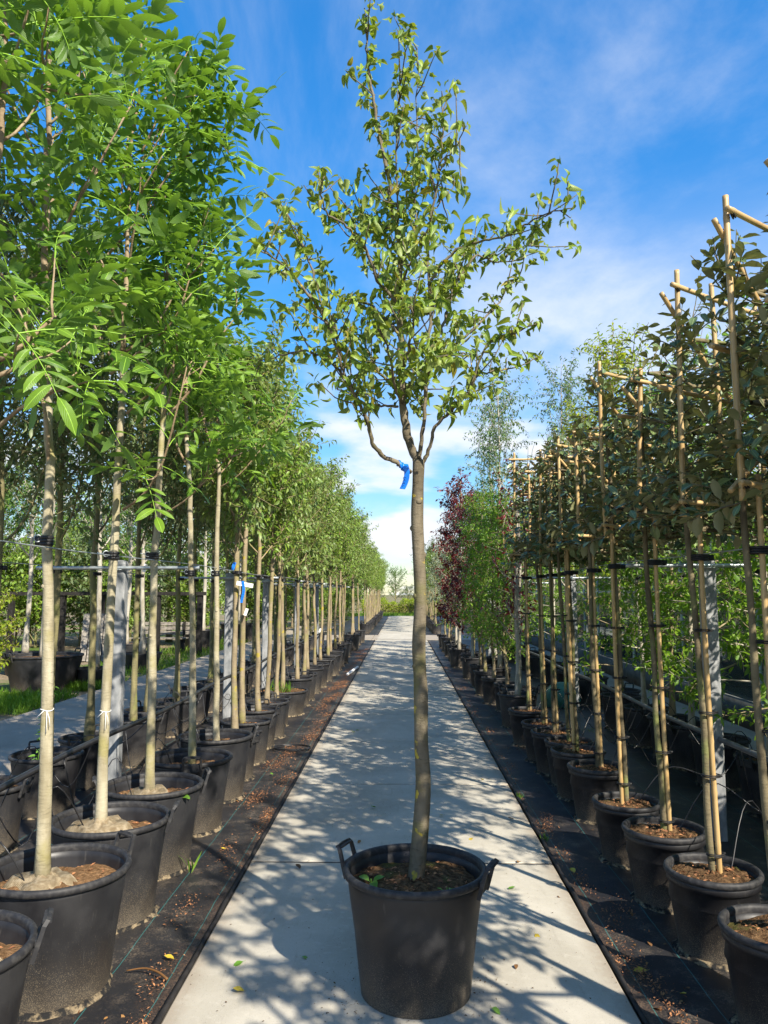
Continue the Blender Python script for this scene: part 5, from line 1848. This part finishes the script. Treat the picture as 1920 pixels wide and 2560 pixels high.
# single fallen leaves on the path and cloth
FL = {m: [tmpl_mesh(leaf_template(1, .5, 4, .25, .35, .45, .25, .03), 'fallen_leaf', m), tmpl_mesh(leaf_template(1, .62, 4, .5, -.25, .45, .2, .04), 'fallen_leaf', m)] for m in ('dead_leaf', 'yellow_fallen', 'weed_leaf')}
fl = [(.50, 5.55, 'yellow_fallen'), (.72, 5.05, 'dead_leaf'), (.60, 4.62, 'weed_leaf'), (.86, 4.5, 'dead_leaf'), (.66, 4.05, 'yellow_fallen'), (.52, 3.72, 'dead_leaf'), (-.48, 3.78, 'weed_leaf'), (-.72, 3.72, 'weed_leaf'), (-.62, 4.9, 'dead_leaf'),
      (-.2, 6.3, 'weed_leaf'), (-.55, 9.6, 'weed_leaf'), (-.58, 9.75, 'weed_leaf'), (.3, 6.1, 'yellow_fallen'), (-.66, 3.45, 'yellow_fallen'), (1.12, 3.7, 'yellow_fallen'), (1.2, 4.0, 'dead_leaf'), (1.18, 3.5, 'yellow_fallen'), (1.05, 4.9, 'yellow_fallen'),
      (1.22, 4.35, 'dead_leaf'), (1.06, 3.35, 'dead_leaf'), (-1.05, 3.75, 'yellow_fallen'), (-1.16, 5.3, 'yellow_fallen'), (-1.2, 7.4, 'weed_leaf'), (.2, 8.2, 'dead_leaf'), (.75, 7.2, 'yellow_fallen'), (.85, 6.0, 'dead_leaf'), (-.3, 5.4, 'dead_leaf'), (.36, 3.35, 'weed_leaf')]
g = rs(490)
cn = {'dead_leaf': 'brown', 'yellow_fallen': 'yellow', 'weed_leaf': 'green'}
for x, y, m in fl:
    on = 'the concrete path' if abs(x) < .96 else ('the dark cloth beside the bamboo framed row' if x > 0 else 'the dark cloth beside the walnut pots')
    o = link('fallen_leaf', FL[m][g.randint(2)], None, (x, y, .020 if abs(x) < .96 else .010), (g.normal(0, .12), g.normal(0, .12), g.uniform(0, 6.28)), g.uniform(.035, .06))
    tag(o, 'single fallen %s leaf lying on %s' % (cn[m], on), 'leaf', 'fallen %s leaves on %s' % (cn[m], on))
tw = MB().tube(smooth_line([(0, 0, 0), (.08, .01, .012), (.16, -.02, .016), (.22, -.05, .004)], 14), np.linspace(.003, .006, 14), 6)
tag(link('twig', tw.mesh('twig', 'dead_leaf'), None, (-1.24, 3.63, .012), (0, 0, -.15)), 'curved orange brown twig lying on the cloth beside the walnut pots', 'twig')

# tags and coloured clips on the pear row
q = at(612, 1461, 7.25)
tg = thing('plant_tag', 'white plastic plant tag with a blue ribbon on the first pear trees', 'tag', q)
link('card', MB().box((0, 0, 0), (.16, .003, .04), Matrix.Rotation(.18, 3, 'Y')).mesh('card', 'tag_white', smooth=False), tg)
b = MB()
P = np.array([(-.02 + .012 * math.sin(f * 4), -.006, .03 - .2 * f) for f in np.linspace(0, 1, 9)])
for i in range(8):
    b.box((P[i] + P[i + 1]) / 2, (.024, .003, .028))
link('ribbon', b.mesh('tag_ribbon', 'ribbon_blue', smooth=False), tg)
for (px, py, Y, lab, m) in ((615, 1530, 7.9, 'white label hanging low in the first pear trees', 'tag_white'), (584, 1415, 7.3, 'blue ribbon knotted high on the first pear trunk', 'ribbon_blue'), (800, 1576, 14.4, 'small white label on a pear trunk midway along the row', 'tag_white'), (362, 1420, 7.0, 'white label hanging behind the walnut trunks', 'tag_white')):
    o = link('plant_label', MB().box((0, 0, 0), (.03, .003, .075)).mesh('plant_label', m, smooth=False), None, at(px, py, Y), (.1, .3, .2))
    tag(o, lab, 'label')
tag(link('white_tube', MB().tube([(0, 0, 0), (.12, 1.6, 0)], .03, 9).mesh('white_tube', 'tag_white'), None, (-1.12, 16.2, .03)), 'loose white plastic tube lying on the cloth by the pear row', 'tube')
a = np.linspace(0, 18, 60)
tag(link('hose_coil', MB().tube(np.column_stack([(.2 + .015 * np.sin(a * 1.7)) * np.cos(a), (.16 + .01 * np.cos(a)) * np.sin(a), .01 + .0012 * a]), .006, 5).mesh('hose_coil', 'hose_black')), 'coil of thin black hose lying on the cloth beside the pear row', 'hose')
bpy.data.objects['hose_coil'].location = (-1.2, 8.6, .005)
